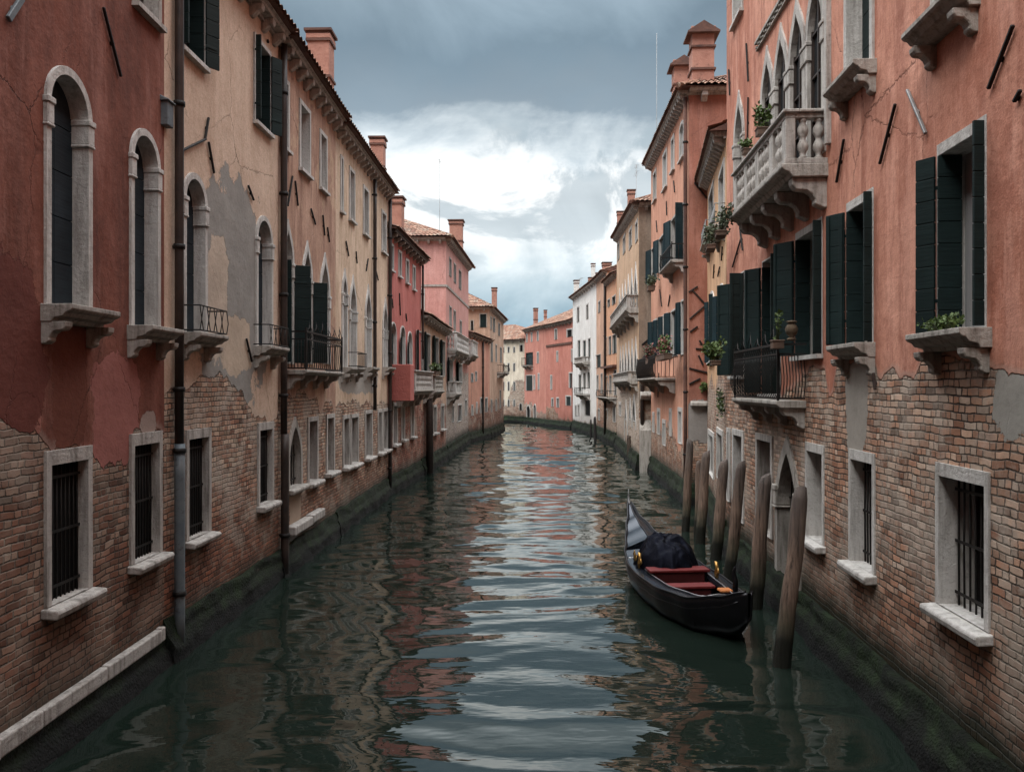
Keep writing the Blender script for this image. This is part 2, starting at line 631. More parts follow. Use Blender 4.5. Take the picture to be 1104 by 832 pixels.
# ------------------------------------------------------------------ buildings
class Face:
    """a wall plane of a building: x along it, y into the building, z up"""

    def __init__(self, bld, origin, direction, L, H0, H1):
        self.b = bld
        d = Vector(direction).normalized()
        n = Vector((-d.y, d.x))
        self.M = Matrix(((d.x, n.x, 0, origin[0]), (d.y, n.y, 0, origin[1]), (0, 0, 1, 0), (0, 0, 0, 1)))
        self.L, self.H0, self.H1 = L, H0, H1
        self.holes = []
        W = bld.W @ self.M
        self.o = Vector((W[0][3], W[1][3]))
        self.d = Vector((W[0][0], W[1][0]))
        self.n = Vector((W[0][1], W[1][1]))

    def P(self, px, py, off=0.0):
        """the point of this wall (or of a plane off metres behind it) seen at a place in the photograph"""
        r = Vector(((px - CX) / FPX, 1.0))
        o = self.o + self.n * off
        t = o.dot(self.n) / r.dot(self.n)
        return ((r * t - self.o).dot(self.d), CAMZ - (py - CY) / FPX * t)

    def rect(self, xl, xr, yt, yb):
        a, b = self.P(xl, 0)[0], self.P(xr, 0)[0]
        s0, s1 = min(a, b), max(a, b)
        pc = self.px_of((s0 + s1) / 2)
        return s0, s1, self.P(pc, yb)[1], self.P(pc, yt)[1]

    def px_of(self, s):
        w_ = self.o + self.d * s
        return CX + FPX * w_.x / w_.y

    def obj(self, name, mb, mat, parent=None, **k):
        return mb.build(name, mat, parent or self.b.root, M=self.M, **k)


BUILDINGS = []


class Building:
    def __init__(self, name, P0, P1, H0, H1, depth, label, mat, cat='building', side0=True, side1=True, group=None):
        P0, P1 = Vector(P0), Vector(P1)
        d = P1 - P0
        self.L = d.length
        self.depth = depth
        self.H0, self.H1 = H0, H1
        rz = math.atan2(d.y, d.x)
        self.root = empty(name, (P0.x, P0.y, 0), rz)
        tag(self.root, label, cat, group)
        self.W = Matrix.Translation((P0.x, P0.y, 0)) @ Matrix.Rotation(rz, 4, 'Z')
        self.mat = mat
        BUILDINGS.append(self)
        self.front = Face(self, (0, 0), (1, 0), self.L, H0, H1)
        self.s0 = Face(self, (0, depth), (0, -1), depth, H0, H0)
        self.s1 = Face(self, (self.L, 0), (0, 1), depth, H1, H1)

    def walls(self, zb=-1.2, side=None):
        mb = MB()
        for f in (self.front, self.s0, self.s1):
            if side is not None and f is self.s0:
                mb.build('wall', self.mat, self.root, fix=False)
                mb = MB()
            vs, ed = [(0, zb), (f.L, zb), (f.L, f.H1), (0, f.H0)], [(0, 1), (1, 2), (2, 3), (3, 0)]
            # a few intermediate points keep triangles short
            for h in f.holes:
                i = len(vs)
                vs += h
                ed += [(i + k, i + (k + 1) % len(h)) for k in range(len(h))]
            out = delaunay_2d_cdt([Vector(v) for v in vs], ed, [], 1, 1e-5)
            V, F = out[0], out[2]
            i = len(mb.v)
            mb.v += [tuple(f.M @ Vector((v.x, 0, v.y))) for v in V]
            for t in F:
                c = sum((V[k] for k in t), Vector((0, 0))) / len(t)
                if any(inside(c, h) for h in f.holes):
                    continue
                mb.f.append(tuple(i + k for k in t))
                mb.s.append(False)
        D = self.depth
        mb.face([(self.L, D, zb), (0, D, zb), (0, D, self.H0), (self.L, D, self.H1)])
        mb.face([(0, 0, self.H0), (self.L, 0, self.H1), (self.L, D, self.H1), (0, D, self.H0)])
        o = mb.build('wall' if side is None else 'side_wall', side or self.mat, self.root, fix=False)
        return o


def inside(c, poly):
    r = False
    n = len(poly)
    for i in range(n):
        x0, y0 = poly[i]
        x1, y1 = poly[(i + 1) % n]
        if (y0 > c.y) != (y1 > c.y) and c.x < (x1 - x0) * (c.y - y0) / (y1 - y0) + x0:
            r = not r
    return r


def outline(s0, s1, z0, z1, shape, n=8):
    w_, c = (s1 - s0) / 2, (s0 + s1) / 2
    if shape == 'rect':
        return [(s0, z0), (s1, z0), (s1, z1), (s0, z1)]
    if shape == 'round':
        h = w_
        arc = [(c + w_ * math.cos(math.pi * k / (2 * n)), z1 - h + h * math.sin(math.pi * k / (2 * n))) for k in range(2 * n + 1)]
        return [(s0, z0), (s1, z0)] + arc
    if shape == 'segment':
        h = w_ * .45
        arc = [(c + w_ * math.cos(math.pi * k / (2 * n)), z1 - h + h * math.sin(math.pi * k / (2 * n))) for k in range(2 * n + 1)]
        return [(s0, z0), (s1, z0)] + arc
    h = 2.1 * w_ if shape == 'gothic' else 1.7 * w_
    zs = z1 - h
    right = []
    for k in range(n + 1):
        t = k / n
        if shape == 'gothic':      # ogee with a small tip
            x = (1 - t) ** 3 * 1 + 3 * (1 - t) ** 2 * t * 1.0 + 3 * (1 - t) * t * t * .22 + 0
            y = 3 * (1 - t) ** 2 * t * .55 + 3 * (1 - t) * t * t * .72 + t ** 3
        else:                      # pointed
            x = (1 - t) ** 3 + 3 * (1 - t) ** 2 * t * 1.0 + 3 * (1 - t) * t * t * .45
            y = 3 * (1 - t) ** 2 * t * .45 + 3 * (1 - t) * t * t * .8 + t ** 3
        right.append((c + w_ * x, zs + h * y))
    left = [(2 * c - p[0], p[1]) for p in reversed(right[:-1])]
    return [(s0, z0), (s1, z0)] + right + left


def shutter(f, parent, s, z0, z1, wd, ang, side, mat=None, y=-.05, boards=True, hinge=True):
    """side 'l': hinge at the left jamb; ang 0 shut .. 180 flat on the wall"""
    mb = MB()
    a = R(ang)
    ux = math.cos(a) if side == 'l' else -math.cos(a)
    X = Vector((ux, -math.sin(a), 0))
    Y = Vector((-X.y, X.x, 0))
    M = Matrix(((X.x, Y.x, 0, s), (X.y, Y.y, 0, y), (0, 0, 1, 0), (0, 0, 0, 1)))
    h = z1 - z0
    if boards:
        nb_ = max(3, int(round(h / .24)))
        for k in range(nb_):
            j = random.uniform(-.002, .002)
            mb.box(.0, wd, -.018 + j, .018 + j, z0 + h * k / nb_ + .004, z0 + h * (k + 1) / nb_ - .004, M)
        mb.box(.008, wd - .008, -.011, .011, z0 + .01, z1 - .01, M)
        if wd > .25:
            for xx in (.04, wd - .04):
                mb.box(xx - .03, xx + .03, .0185, .034, z0 + .02, z1 - .02, M)
    else:
        mb.box(0, wd, -.02, .02, z0, z1, M)
    if hinge:
        for zz in (z0 + h * .18, z0 + h * .82):
            mb.box(-.02, wd * .8, -.026, -.0185, zz - .02, zz + .02, M)
    return f.obj('shutter', mb, mat or M_shut, parent, bevel=.004)


def grille(f, parent, s0, s1, z0, z1, y=.12, nv=6, nh=3, r=.011):
    mb = MB()
    for k in range(nv):
        s = s0 + (s1 - s0) * (k + .5) / nv
        b = random.uniform(-.008, .008)
        mb.tube([(s, y, z0), (s + b, y - .004, (z0 + z1) / 2), (s, y, z1)], r, 6)
    for k in range(nh):
        z = z0 + (z1 - z0) * ((k + .5) / nh if nh < 3 else (.1 + .8 * k / (nh - 1)))
        mb.box(s0, s1, y - .019, y - .012, z - .016, z + .016)
    return f.obj('grille', mb, M_iron, parent)


SILLP = [(.08, 0), (.08, -.19), (-.10, -.19), (-.12, -.15), (-.20, -.13), (-.23, -.09), (-.27, -.075), (-.29, -.05), (-.29, -.0)]


def corbel(mb, s, w_, z, p, h):
    """scrolled bracket under a sill or balcony: top at z, depth p, height h"""
    pr = [(.03, z), (.03, z - h), (-.04, z - h), (-.10 * p / .3, z - h * .86), (-.32 * p, z - h * .72), (-.40 * p, z - h * .55),
          (-.55 * p, z - h * .42), (-.86 * p, z - h * .38), (-.97 * p, z - h * .22), (-p, z)]
    mb.extr(pr, s - w_ / 2, s + w_ / 2)


def window(f, px=None, r=None, shape='rect', fw=.11, mat=None, inner='glass', grl=False, sill=None, depth=.28, proud=.035,
           name='window', bars=(1, 2), keep=None, bott=False, capital=False, over=.10, sillp=.30, far=False, nv=6, topw=None, ilow=None):
    s0, s1, z0, z1 = r if r else f.rect(*px)
    if far or bars is None: depth = min(depth, .13)
    if far:
        inner = 'dark' if inner == 'glass' else inner
    mat = mat or M_stone
    n = 5 if far else 9
    w_ = s1 - s0
    fw = min(fw, w_ * (.20 if far else .26))
    tw = topw or fw
    o = outline(s0, s1, z0, z1, shape, n)
    kk = {'rect': tw, 'round': fw, 'segment': fw, 'gothic': fw * 2.0, 'pointed': fw * 1.7}[shape]
    zi = z0 + (fw if bott else .003)
    i = outline(s0 + fw, s1 - fw, zi, z1 - kk, shape, n)
    h = outline(s0 + fw * .5, s1 - fw * .5, z0 + .001 if not bott else z0 + fw * .5, z1 - kk * .5, shape, n)
    f.holes.append(h)
    mb = MB()
    jit = 0 if far else .004
    mb.ring(o, i, -proud, depth)
    wn = f.obj(name, mb, mat, bevel=0 if far else .008)
    # capital blocks at the springing of arches
    if capital:
        zs = z1 - {'round': w_ / 2, 'gothic': 1.05 * w_, 'pointed': .85 * w_}[shape]
        for a, b in ((s0 - .02, s0 + fw + .035), (s1 - fw - .035, s1 + .02)):
            mb = MB()
            mb.box(a, b, -proud - .035, depth - .02, zs - .05, zs + .02)
            mb.box(a + .012, b - .012, -proud - .02, depth - .03, zs - .27, zs - .049)
            mb.box(a + .004, b - .004, -proud - .026, depth - .025, zs - .30, zs - .265)
            f.obj('capital', mb, mat, wn, bevel=.01)
    a0, a1, b0, b1 = s0 + fw, s1 - fw, zi, z1 - kk
    # what closes the opening; the dark sheet stands in for an unlit room
    mb = MB()
    ip = outline(a0 - .01, a1 + .01, b0 - .01, b1 + .01, shape, n)
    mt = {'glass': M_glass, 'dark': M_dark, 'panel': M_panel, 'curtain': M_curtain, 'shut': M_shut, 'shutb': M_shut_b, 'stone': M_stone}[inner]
    y = depth - .05 if depth > .2 else depth * .55
    if inner in ('panel', 'shut', 'shutb') and not far:
        half = (a0 + a1) / 2
        mb.prism(ip, y + .01, y + .04)
        hh = b1 - b0
        nbd = max(2, int(hh / .45))
        for k in range(nbd):
            for (p, q) in ((a0 + .005, half - .004), (half + .004, a1 - .005)):
                top = b0 + hh * (k + 1) / nbd - .006
                if shape != 'rect' and k == nbd - 1:
                    top = b1 - kk - w_ * .28
                    if top < b0 + hh * k / nbd + .05: continue
                mb.box(p, q, y - .012, y + .012, b0 + hh * k / nbd + .006, top)
        f.obj('shutter', mb, mt, wn)
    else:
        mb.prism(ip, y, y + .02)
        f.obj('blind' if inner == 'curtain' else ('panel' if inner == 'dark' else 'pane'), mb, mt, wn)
    if inner == 'glass' and bars and not far:
        mb = MB()
        c = (a0 + a1) / 2
        mb.box(c - .025, c + .025, y - .045, y - .003, b0, b1 - (0 if shape == 'rect' else .03))
        for k in range(1, bars[1] + 1):
            z = b0 + (b1 - b0) * k / (bars[1] + 1)
            mb.box(a0, a1, y - .042, y - .004, z - .016, z + .016)
        for a in (a0 + .022, a1 - .022):
            mb.box(a - .022, a + .022, y - .046, y - .002, b0, b1 if shape == 'rect' else b1 - w_ * .6)
        f.obj('casement', mb, M_pipe, wn)
    if grl:
        grille(f, wn, a0 - .01, a1 + .01, b0, b1, y=depth * .42, nv=nv)
    if sill == 'slab':
        mb = MB()
        j = random.uniform(-.01, .01)
        mb.extr([(.14, z0), (.14, z0 - .11), (-sillp * .58, z0 - .125), (-sillp * .64, z0 - .06), (-sillp * .60, z0 - .02 + j)], s0 - over, s1 + over)
        f.obj('sill', mb, M_stone_w if mat is M_stone_w else mat, wn, bevel=.018, seg=2)
    elif sill == 'moulded':
        mb = MB()
        k = sillp / .29
        mb.extr([(a * k if a < 0 else a, z0 + b - .001) for a, b in SILLP], s0 - over, s1 + over)
        f.obj('sill', mb, M_stone2, wn, bevel=.006)
        for q in (s0 + .02, s1 - .02):
            mb = MB()
            corbel(mb, q, .14, z0 - .19, sillp * .8, .24)
            f.obj('bracket', mb, M_stone2, wn, bevel=.01)
    elif sill == 'thin':
        mb = MB()
        mb.box(s0 - .03, s1 + .03, -.10, .05, z0 - .07, z0 - .001)
        f.obj('sill', mb, mat, wn)
    wn['r'] = (s0, s1, z0, z1)
    return wn, (s0, s1, z0, z1)


def anchor(f, p, q, w_=.045, mat=None, off=-.03):
    """iron wall tie between two places of the photograph"""
    a, b = f.P(*p), f.P(*q)
    A, B = Vector((a[0], off, a[1])), Vector((b[0], off, b[1]))
    d = (B - A)
    L = d.length
    d.normalize()
    v = Vector((-d.z, 0, d.x))
    M = Matrix(((d.x, 0, v.x, A.x), (0, 1, 0, A.y), (d.z, 0, v.z, A.z), (0, 0, 0, 1)))
    mb = MB()
    mb.box(0, L, -.018, .018, -w_ * .34, w_ * .34, M)
    mb.box(L * .48, L * .48 + .05, -.012, .04, -w_ * .30, w_ * .30, M)
    return f.obj('wall_anchor', mb, mat or M_iron, bevel=.006)


def pipe(f, s, z0, z1, r=.055, mat=None, y=-.10, lower=None, wob=0.0):
    pts = [(s + random.uniform(-wob, wob), y, z0 + (z1 - z0) * k / 6) for k in range(7)]
    mb = MB()
    mb.tube(pts, r, 10)
    o = f.obj('drainpipe', mb, mat or M_pipe)
    z = z0 + .8
    while z < z1:
        c = MB()
        c.tube([(s, y, z - .035), (s, y, z + .035)], r * 1.28, 10)
        c.box(s - .02, s + .02, y, .02, z - .02, z + .02)
        f.obj('clamp', c, M_iron, o)
        z += 2.1
    return o


def cornice(f, s0, s1, z0, z1, step=.55, proj=.30, bw=.13, bh=.20, mat=None, far=False, bmat=None):
    """moulded eaves course on small stone brackets; z at both ends"""
    mb = MB()
    i = len(mb.v)
    pr = [(.05, 0), (.05, -.16), (-.06, -.16), (-.06, -.10), (-proj * .8, -.09), (-proj * .85, -.04), (-proj, -.02), (-proj, .03), (.05, .03)]
    n = len(pr)
    mb.v += [(s0, a, z0 + b) for a, b in pr] + [(s1, a, z1 + b) for a, b in pr]
    mb.f += [tuple(range(n)), tuple(range(2 * n - 1, n - 1, -1))] + [(k, n + k, n + (k + 1) % n, (k + 1) % n) for k in range(n)]
    mb.s += [False] * (n + 2)
    o = f.obj('cornice', mb, mat or M_stone2)
    cnt = max(2, int((s1 - s0) / step))
    for k in range(cnt):
        s = s0 + (s1 - s0) * (k + .5) / cnt
        z = z0 + (z1 - z0) * (k + .5) / cnt - .105
        b = MB()
        b.extr([(.02, z), (.02, z - bh), (-.05, z - bh), (-proj * .55, z - bh * .55), (-proj * .78, z - bh * .5), (-proj * .84, z - .01), (-proj * .8, z)], s - bw / 2, s + bw / 2)
        f.obj('bracket', b, bmat or M_stone, o, bevel=0 if far else .012)
    return o


def tile_patch(mb, A, B, Cc, D, period=.22, row=.36, amp=.055):
    """corrugated clay tiling: A-B along the eaves, D-C along the ridge"""
    A, B, Cc, D = map(Vector, (A, B, Cc, D))
    up = ((D + Cc) - (A + B)) / 2
    nr = max(2, int(up.length / row))
    ex = (B - A).normalized()
    nrm = ex.cross(up.normalized()).normalized()
    if nrm.z < 0: nrm = -nrm
    L = (B - A).length
    npx = max(4, int(L / period * 5))
    for k in range(nr):
        v0, v1 = k / nr, (k + 1) / nr + .18 / nr
        i = len(mb.v)
        for v, lift in ((v0, .035), (v1, .0)):
            l0 = (D - A).dot(ex) * v
            l1 = L + (Cc - B).dot(ex) * v
            base = A + (up - ex * up.dot(ex)) * v
            for q in range(npx + 1):
                x = L * q / npx
                xc = min(max(x, l0), l1)
                jj = mnoise.noise((math.floor(x / period) * 1.7, k * 2.3, A.y)) * .02
                wv = amp * abs(math.sin(math.pi * x / period)) + lift + jj
                mb.v.append(tuple(base + ex * xc + nrm * wv))
        for q in range(npx):
            mb.f.append((i + q, i + q + 1, i + npx + 2 + q, i + npx + 1 + q))
            mb.s.append(True)


def roof(b, pitch=20, hip0=False, hip1=False, ov=.42, tiles=True, gable_mat=None, zoff=.035, ov0=.12, ov1=.12):
    """clay tile roof over the whole building"""
    D, L = b.depth, b.L
    tp = math.tan(R(pitch))
    hr = (D / 2 + ov) * tp
    z0, z1 = b.H0 + zoff, b.H1 + zoff
    h0 = (D / 2) if hip0 else 0
    h1 = (D / 2) if hip1 else 0
    o0 = ov if hip0 else ov0
    o1 = ov if hip1 else ov1
    zr = (z0 + z1) / 2 + hr
    a, c = (-o0, -ov, z0), (L + o1, -ov, z1)
    d, e_ = (L + o1, D + ov, z1), (-o0, D + ov, z0)
    r0, r1 = (-o0 + (h0 + o0 if hip0 else 0), D / 2, zr), (L + o1 - (h1 + o1 if hip1 else 0), D / 2, zr)
    if r1[0] < r0[0] + .2:
        mdx = (r0[0] + r1[0]) / 2
        r0, r1 = (mdx - .1, D / 2, zr), (mdx + .1, D / 2, zr)
    mb = MB()
    if tiles:
        tile_patch(mb, a, c, r1, r0)
        tile_patch(mb, d, e_, r0, r1)
        if hip0: tile_patch(mb, e_, a, r0, r0)
        if hip1: tile_patch(mb, c, d, r1, r1)
        mb.tube([r0, r1], .11, 8)
        if hip0:
            mb.tube([a, r0], .09, 7)
            mb.tube([e_, r0], .09, 7)
        if hip1:
            mb.tube([c, r1], .09, 7)
            mb.tube([d, r1], .09, 7)
    rf = mb.build('roof', M_tile, b.root, fix=False)
    # boarding under the tiles, closes the gable ends too
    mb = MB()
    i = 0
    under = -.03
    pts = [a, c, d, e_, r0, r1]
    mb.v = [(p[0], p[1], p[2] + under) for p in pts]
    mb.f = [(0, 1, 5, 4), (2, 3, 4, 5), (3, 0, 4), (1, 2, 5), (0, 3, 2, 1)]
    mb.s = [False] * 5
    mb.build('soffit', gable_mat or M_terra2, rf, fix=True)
    return rf


def chimney(b, f, px, py_t, py_b, wpx, off=1.2, mat=None, flare=True, sq=1.0, cap='flat', zb=None):
    """chimney standing off metres behind the wall, found by its place in the photograph"""
    s, zt = f.P(px, py_t, off)
    s0, s1 = f.P(px - wpx / 2, 0, off)[0], f.P(px + wpx / 2, 0, off)[0]
    if zb is None:
        zb = f.P(px, py_b, off)[1]
    # distance decides the size; the wall is seen edge-on so the face towards the viewer gives the width
    W = f.b.W @ f.M
    p = W @ Vector((s, off, 0))
    w_ = wpx / FPX * p.y
    return chim(f, s, off, zb, zt, w_, mat, cap)


def chim(f, s, off, zb, zt, w_, mat=None, cap='flat'):
    mb = MB()
    h = zt - zb
    a = w_ / 2 * .80
    ch = mat or M_terra
    mb.box(s - a, s + a, off - a, off + a, zb - 1.0, zt - .28 * min(1, h))
    mb.box(s - a * 1.12, s + a * 1.12, off - a * 1.12, off + a * 1.12, zt - .28 * min(1, h), zt - .14)
    o = f.obj('chimney', mb, ch, bevel=.012)
    for zz in (zb + h * .28, zt - .28 * min(1, h) - .07) + ((zb + h * .62,) if cap != 'flat' else ()):
        mb = MB()
        mb.box(s - a * 1.14, s + a * 1.14, off - a * 1.14, off + a * 1.14, zz, zz + .07)
        f.obj('chimney_band', mb, M_terra2, o)
    mb = MB()
    k = w_ / 2
    if cap == 'flat':
        mb.box(s - k * .86, s + k * .86, off - k * .86, off + k * .86, zt - .14, zt - .07)
        mb.box(s - k * 1.02, s + k * 1.02, off - k * 1.02, off + k * 1.02, zt - .07, zt)
    else:                           # a little tiled roof
        zc = zt - .34
        mb.box(s - k * .84, s + k * .84, off - k * .84, off + k * .84, zt - .14 - .24, zc + .06)
        mb.v += []
        i = len(mb.v)
        q = k * 1.18
        mb.v += [(s - q, off - q, zc), (s + q, off - q, zc), (s + q, off + q, zc), (s - q, off + q, zc), (s - q, off, zt), (s + q, off, zt)]
        mb.v += [(s - q, off - q, zc - .05), (s + q, off - q, zc - .05), (s + q, off + q, zc - .05), (s - q, off + q, zc - .05)]
        mb.f += [tuple(i + x for x in g) for g in ((0, 1, 5, 4), (2, 3, 4, 5), (3, 0, 4), (1, 2, 5), (6, 9, 8, 7), (0, 6, 7, 1), (1, 7, 8, 2), (2, 8, 9, 3), (3, 9, 6, 0))]
        mb.s += [False] * 9
    f.obj('chimney_cap', mb, M_terra2, o)
    return o


def antenna(f, s, off, zb, zt, arms=2):
    mb = MB()
    mb.tube([(s, off, zb), (s, off, zt)], .022, 6)
    for k in range(arms):
        z = zt - .12 - k * .55
        wd = .55 + .25 * k
        mb.tube([(s - wd, off, z), (s + wd, off, z)], .012, 5)
        for q in range(5):
            x = s - wd + 2 * wd * q / 4
            mb.tube([(x, off - .16, z), (x, off + .16, z)], .008, 4)
    return f.obj('antenna', mb, M_metal)


def foundation(b, z1=.5, proj=.2, seed=0.0, s0=None, s1=None, step=.16, bulge=.1, mat=None, face=None):
    """stepped, weed-grown footing at the waterline"""
    f = face or b.front
    if b.root.name not in ('salmon_palace', 'red_house', 'cream_house'):
        proj, bulge, z1 = min(proj, .15), .04, z1 * .88
    s0 = -.04 if s0 is None else s0
    s1 = f.L + .04 if s1 is None else s1
    prof = [(.03, z1 + .02), (-proj * .30, z1 + .0), (-proj * .42, z1 - .05), (-proj * .55, z1 * .64), (-proj * .80, z1 * .56), (-proj - bulge * .3, z1 * .42), (-proj - bulge * .55, z1 * .2), (-proj - bulge * .6, -.1), (-proj, -.5), (-proj, -1.2)]
    n = max(4, int((s1 - s0) / step))
    sub = 3
    P = []
    for k in range(len(prof) - 1):
        for q in range(sub):
            t = q / sub
            P.append((prof[k][0] * (1 - t) + prof[k + 1][0] * t, prof[k][1] * (1 - t) + prof[k + 1][1] * t))
    P.append(prof[-1])
    m_ = len(P) - 1
    mb = MB()

    def fn(a, c):
        s = s0 + (s1 - s0) * a
        y, z = P[int(round(c * m_))]
        q = mnoise.noise((s * 1.1, z * 2, seed)) * .08 + mnoise.noise((s * 5.5, z * 8, seed)) * .04
        q2 = mnoise.noise((s * .9, 3.3, seed + 5)) * .05
        e_ = 1 if y < -.02 else 0
        return (s, y + q * e_, z + (q2 + q * .5) * (1 if z > -.1 else 0))
    mb.grid(fn, n, m_)
    for q in (0, 1):
        pts_ = [fn(q, k / m_) for k in range(m_ + 1)]
        mb.face(pts_ + [(pts_[0][0], .03, -1.2)])
    return f.obj('foundation', mb, mat or M_found, fix=False)


def found_mat():
    m, t, p = new_mat('weedy_footing')
    co = t.coord()
    x, y, z = t.sep(co)
    n = t.noise(co, 3.0, 6, .65)
    nf = t.noise(co, 28, 4, .7)
    v = t.vor(co, 26)
    col = t.mix(t.mapr(n, .4, .62), (.004, .006, .003), (.014, .026, .009))
    col = t.mix(t.mul(t.mapr(n, .66, .74), t.mapr(z, .3, .5)), col, (.035, .032, .026))
    black = t.mapr(t.add(z, t.mul(t.sub(n, .5), .25)), .34, .16)
    col = t.mix(black, col, t.mix(t.mapr(v, .1, .5), (.008, .007, .006), (.0015, .0015, .0015)))
    col = t.mix(t.mul(t.mapr(nf, .70, .76), .4), col, (.16, .14, .12))
    t.put(p.inputs['Base Color'], col)
    p.inputs['Roughness'].default_value = .7
    p.inputs['Specular IOR Level'].default_value = .2
    t.put(p.inputs['Normal'], t.bump(t.add(t.mul(v, .5), nf), 1.0, .04))
    return m


M_found = found_mat()


def stone_balcony(f, s0, s1, zf, zr, proj, nb=9, ns=2, brackets=3, mat=None, post=.16, far=False, bh=.42, mid=()):
    mt = mat or M_stone
    mb = MB()
    pr = [(.02, zf), (.02, zf - .20), (-proj + .10, -.20 + zf), (-proj + .05, zf - .13), (-proj - .02, zf - .10), (-proj - .07, zf - .06), (-proj - .07, zf)]
    mb.extr(pr, s0 - .05, s1 + .05)
    o = f.obj('balcony', mb, M_stone2, bevel=0 if far else .012)
    mb = MB()
    # hand rail, bottom rail and corner posts
    for z_a, z_b, e_ in ((zr - .13, zr - .05, .0), (zr - .05, zr, .05), (zf + .002, zf + .09, .02)):
        y0, y1 = -proj - e_, -proj + post + e_
        mb.box(s0 - e_, s1 + e_, y0, y1, z_a, z_b)
        for q, r_ in ((s0 - e_ + .001, s0 + post + e_), (s1 - post - e_, s1 + e_ - .001)):
            mb.box(q, r_, y1 + .001, .02, z_a + .001, z_b - .001)
    zc0, zc1 = zf + .09, zr - .13
    ps = [s0, s1 - post * 1.5] + [s0 + (s1 - s0) * k - post * .75 for k in mid]
    for q in ps:
        mb.box(q, q + post * 1.5, -proj + .001, -proj + post - .001, zc0, zc1)
    f.obj('railing', mb, mt, o, bevel=0 if far else .01)
    h = zc1 - zc0
    rb = min(.085, (s1 - s0 - 2 * post) / nb * .40)
    prof = [(.7, 0), (.75, .05), (.45, .09), (.62, .16), (.98, .26), (.95, .36), (.6, .46), (.5, .5), (.6, .54), (1.0, .66), (.92, .78), (.5, .90), (.62, .93), (.72, .96), (.7, 1)]
    if far: prof = [(.8, 0), (.6, .1), (1, .3), (.5, .6), (.8, .9), (.8, 1)]
    pp = [(a * rb, b_ * h) for a, b_ in prof]
    blocks = sorted(ps)
    for k in range(nb):
        s = s0 + post * 1.6 + (s1 - s0 - post * 3.2) * (k + .5) / nb
        if any(q - .03 < s < q + post * 1.5 + .03 for q in blocks): continue
        c = MB()
        c.lathe((s, -proj + post / 2, zc0), pp, 6 if far else 14)
        f.obj('baluster', c, mt, o)
    for q in (s0, s1):
        for k in range(ns):
            c = MB()
            y = -proj + post * 1.05 + (proj - post) * (k + .5) / ns
            c.lathe((q + (post / 2 if q == s0 else -post / 2), y, zc0), pp, 6 if far else 14)
            f.obj('baluster', c, mt, o)
    for k in range(brackets):
        c = MB()
        corbel(c, s0 + .12 + (s1 - s0 - .24) * k / max(1, brackets - 1), .2, zf - .20, proj * .85, bh)
        f.obj('bracket', c, M_stone2 if far else mt, o, bevel=0 if far else .015)
    return o


def iron_balcony(f, s0, s1, zf, zr, proj, belly=.14, nb=26, ns=6, brackets=3, slab=.10, fancy=True, bh=.35, solid=False, frieze=True, rr=.010, slabmat=None):
    mb = MB()
    mb.extr([(.02, zf), (.02, zf - slab), (-proj + .03, zf - slab), (-proj - .05, zf - slab * .5), (-proj - .05, zf)], s0 - .06, s1 + .06)
    o = f.obj('balcony', mb, slabmat or M_stone2, bevel=.01)
    mb = MB()
    h = zr - zf
    zt = zr - (.16 if frieze else .0)

    def bar(x, y, nx, ny):
        pts = []
        for k in range(7):
            t = k / 6
            q = belly * math.sin(math.pi * min(1, t * 1.0)) ** 1.5 * (1.25 - t)
            pts.append((x + nx * q, y + ny * q, zf + .03 + (zt - zf - .03) * t))
        mb.tube(pts, rr, 5)
    for k in range(nb):
        bar(s0 + (s1 - s0) * (k + .5) / nb, -proj, 0, -1)
    for k in range(ns):
        y = -proj * (k + .5) / ns
        bar(s0, y, -1, 0)
        bar(s1, y, 1, 0)
    for z, t in ((zr, .02), (zt, .014), (zf + .04, .016)):
        mb.box(s0 - t, s1 + t, -proj - t, -proj + t, z - t, z + t)
        for q in (s0, s1):
            mb.box(q - t + .001, q + t - .001, -proj + t, .02, z - t + .001, z + t - .001)
    for q in (s0, s1):
        mb.box(q - .018, q + .018, -proj - .018, -proj + .018, zf, zr + .08)
    if frieze:
        m_ = max(4, int((s1 - s0) / .16))
        for k in range(m_):
            x = s0 + (s1 - s0) * (k + .5) / m_
            ring_ = [(x + .05 * math.cos(a), -proj, (zr + zt) / 2 + .06 * math.sin(a)) for a in [q * math.pi / 4 for q in range(9)]]
            mb.tube(ring_, .007, 4, cap=False)
    if fancy:
        m_ = max(3, int((s1 - s0) / .5))
        for k in range(m_):
            x = s0 + (s1 - s0) * (k + .5) / m_
            wv = (s1 - s0) / m_ * .42
            hh = .16 + .10 * ((k * 7) % 3) / 2
            mb.tube([(x - wv, -proj, zr), (x - wv * .4, -proj - .02, zr + hh * .55), (x, -proj, zr + hh), (x + wv * .5, -proj - .02, zr + hh * .4), (x + wv, -proj, zr)], .009, 5)
            mb.tube([(x, -proj, zr), (x, -proj, zr + hh + .06)], [.012, .003], 5)
    f.obj('railing', mb, M_iron, o)
    for k in range(brackets):
        c = MB()
        corbel(c, s0 + .1 + (s1 - s0 - .2) * k / max(1, brackets - 1), .17, zf - slab, proj * .85, bh)
        f.obj('bracket', c, M_stone, o, bevel=.012)
    return o


def wpt(f, s, y, z):
    return f.b.W @ f.M @ Vector((s, y, z))


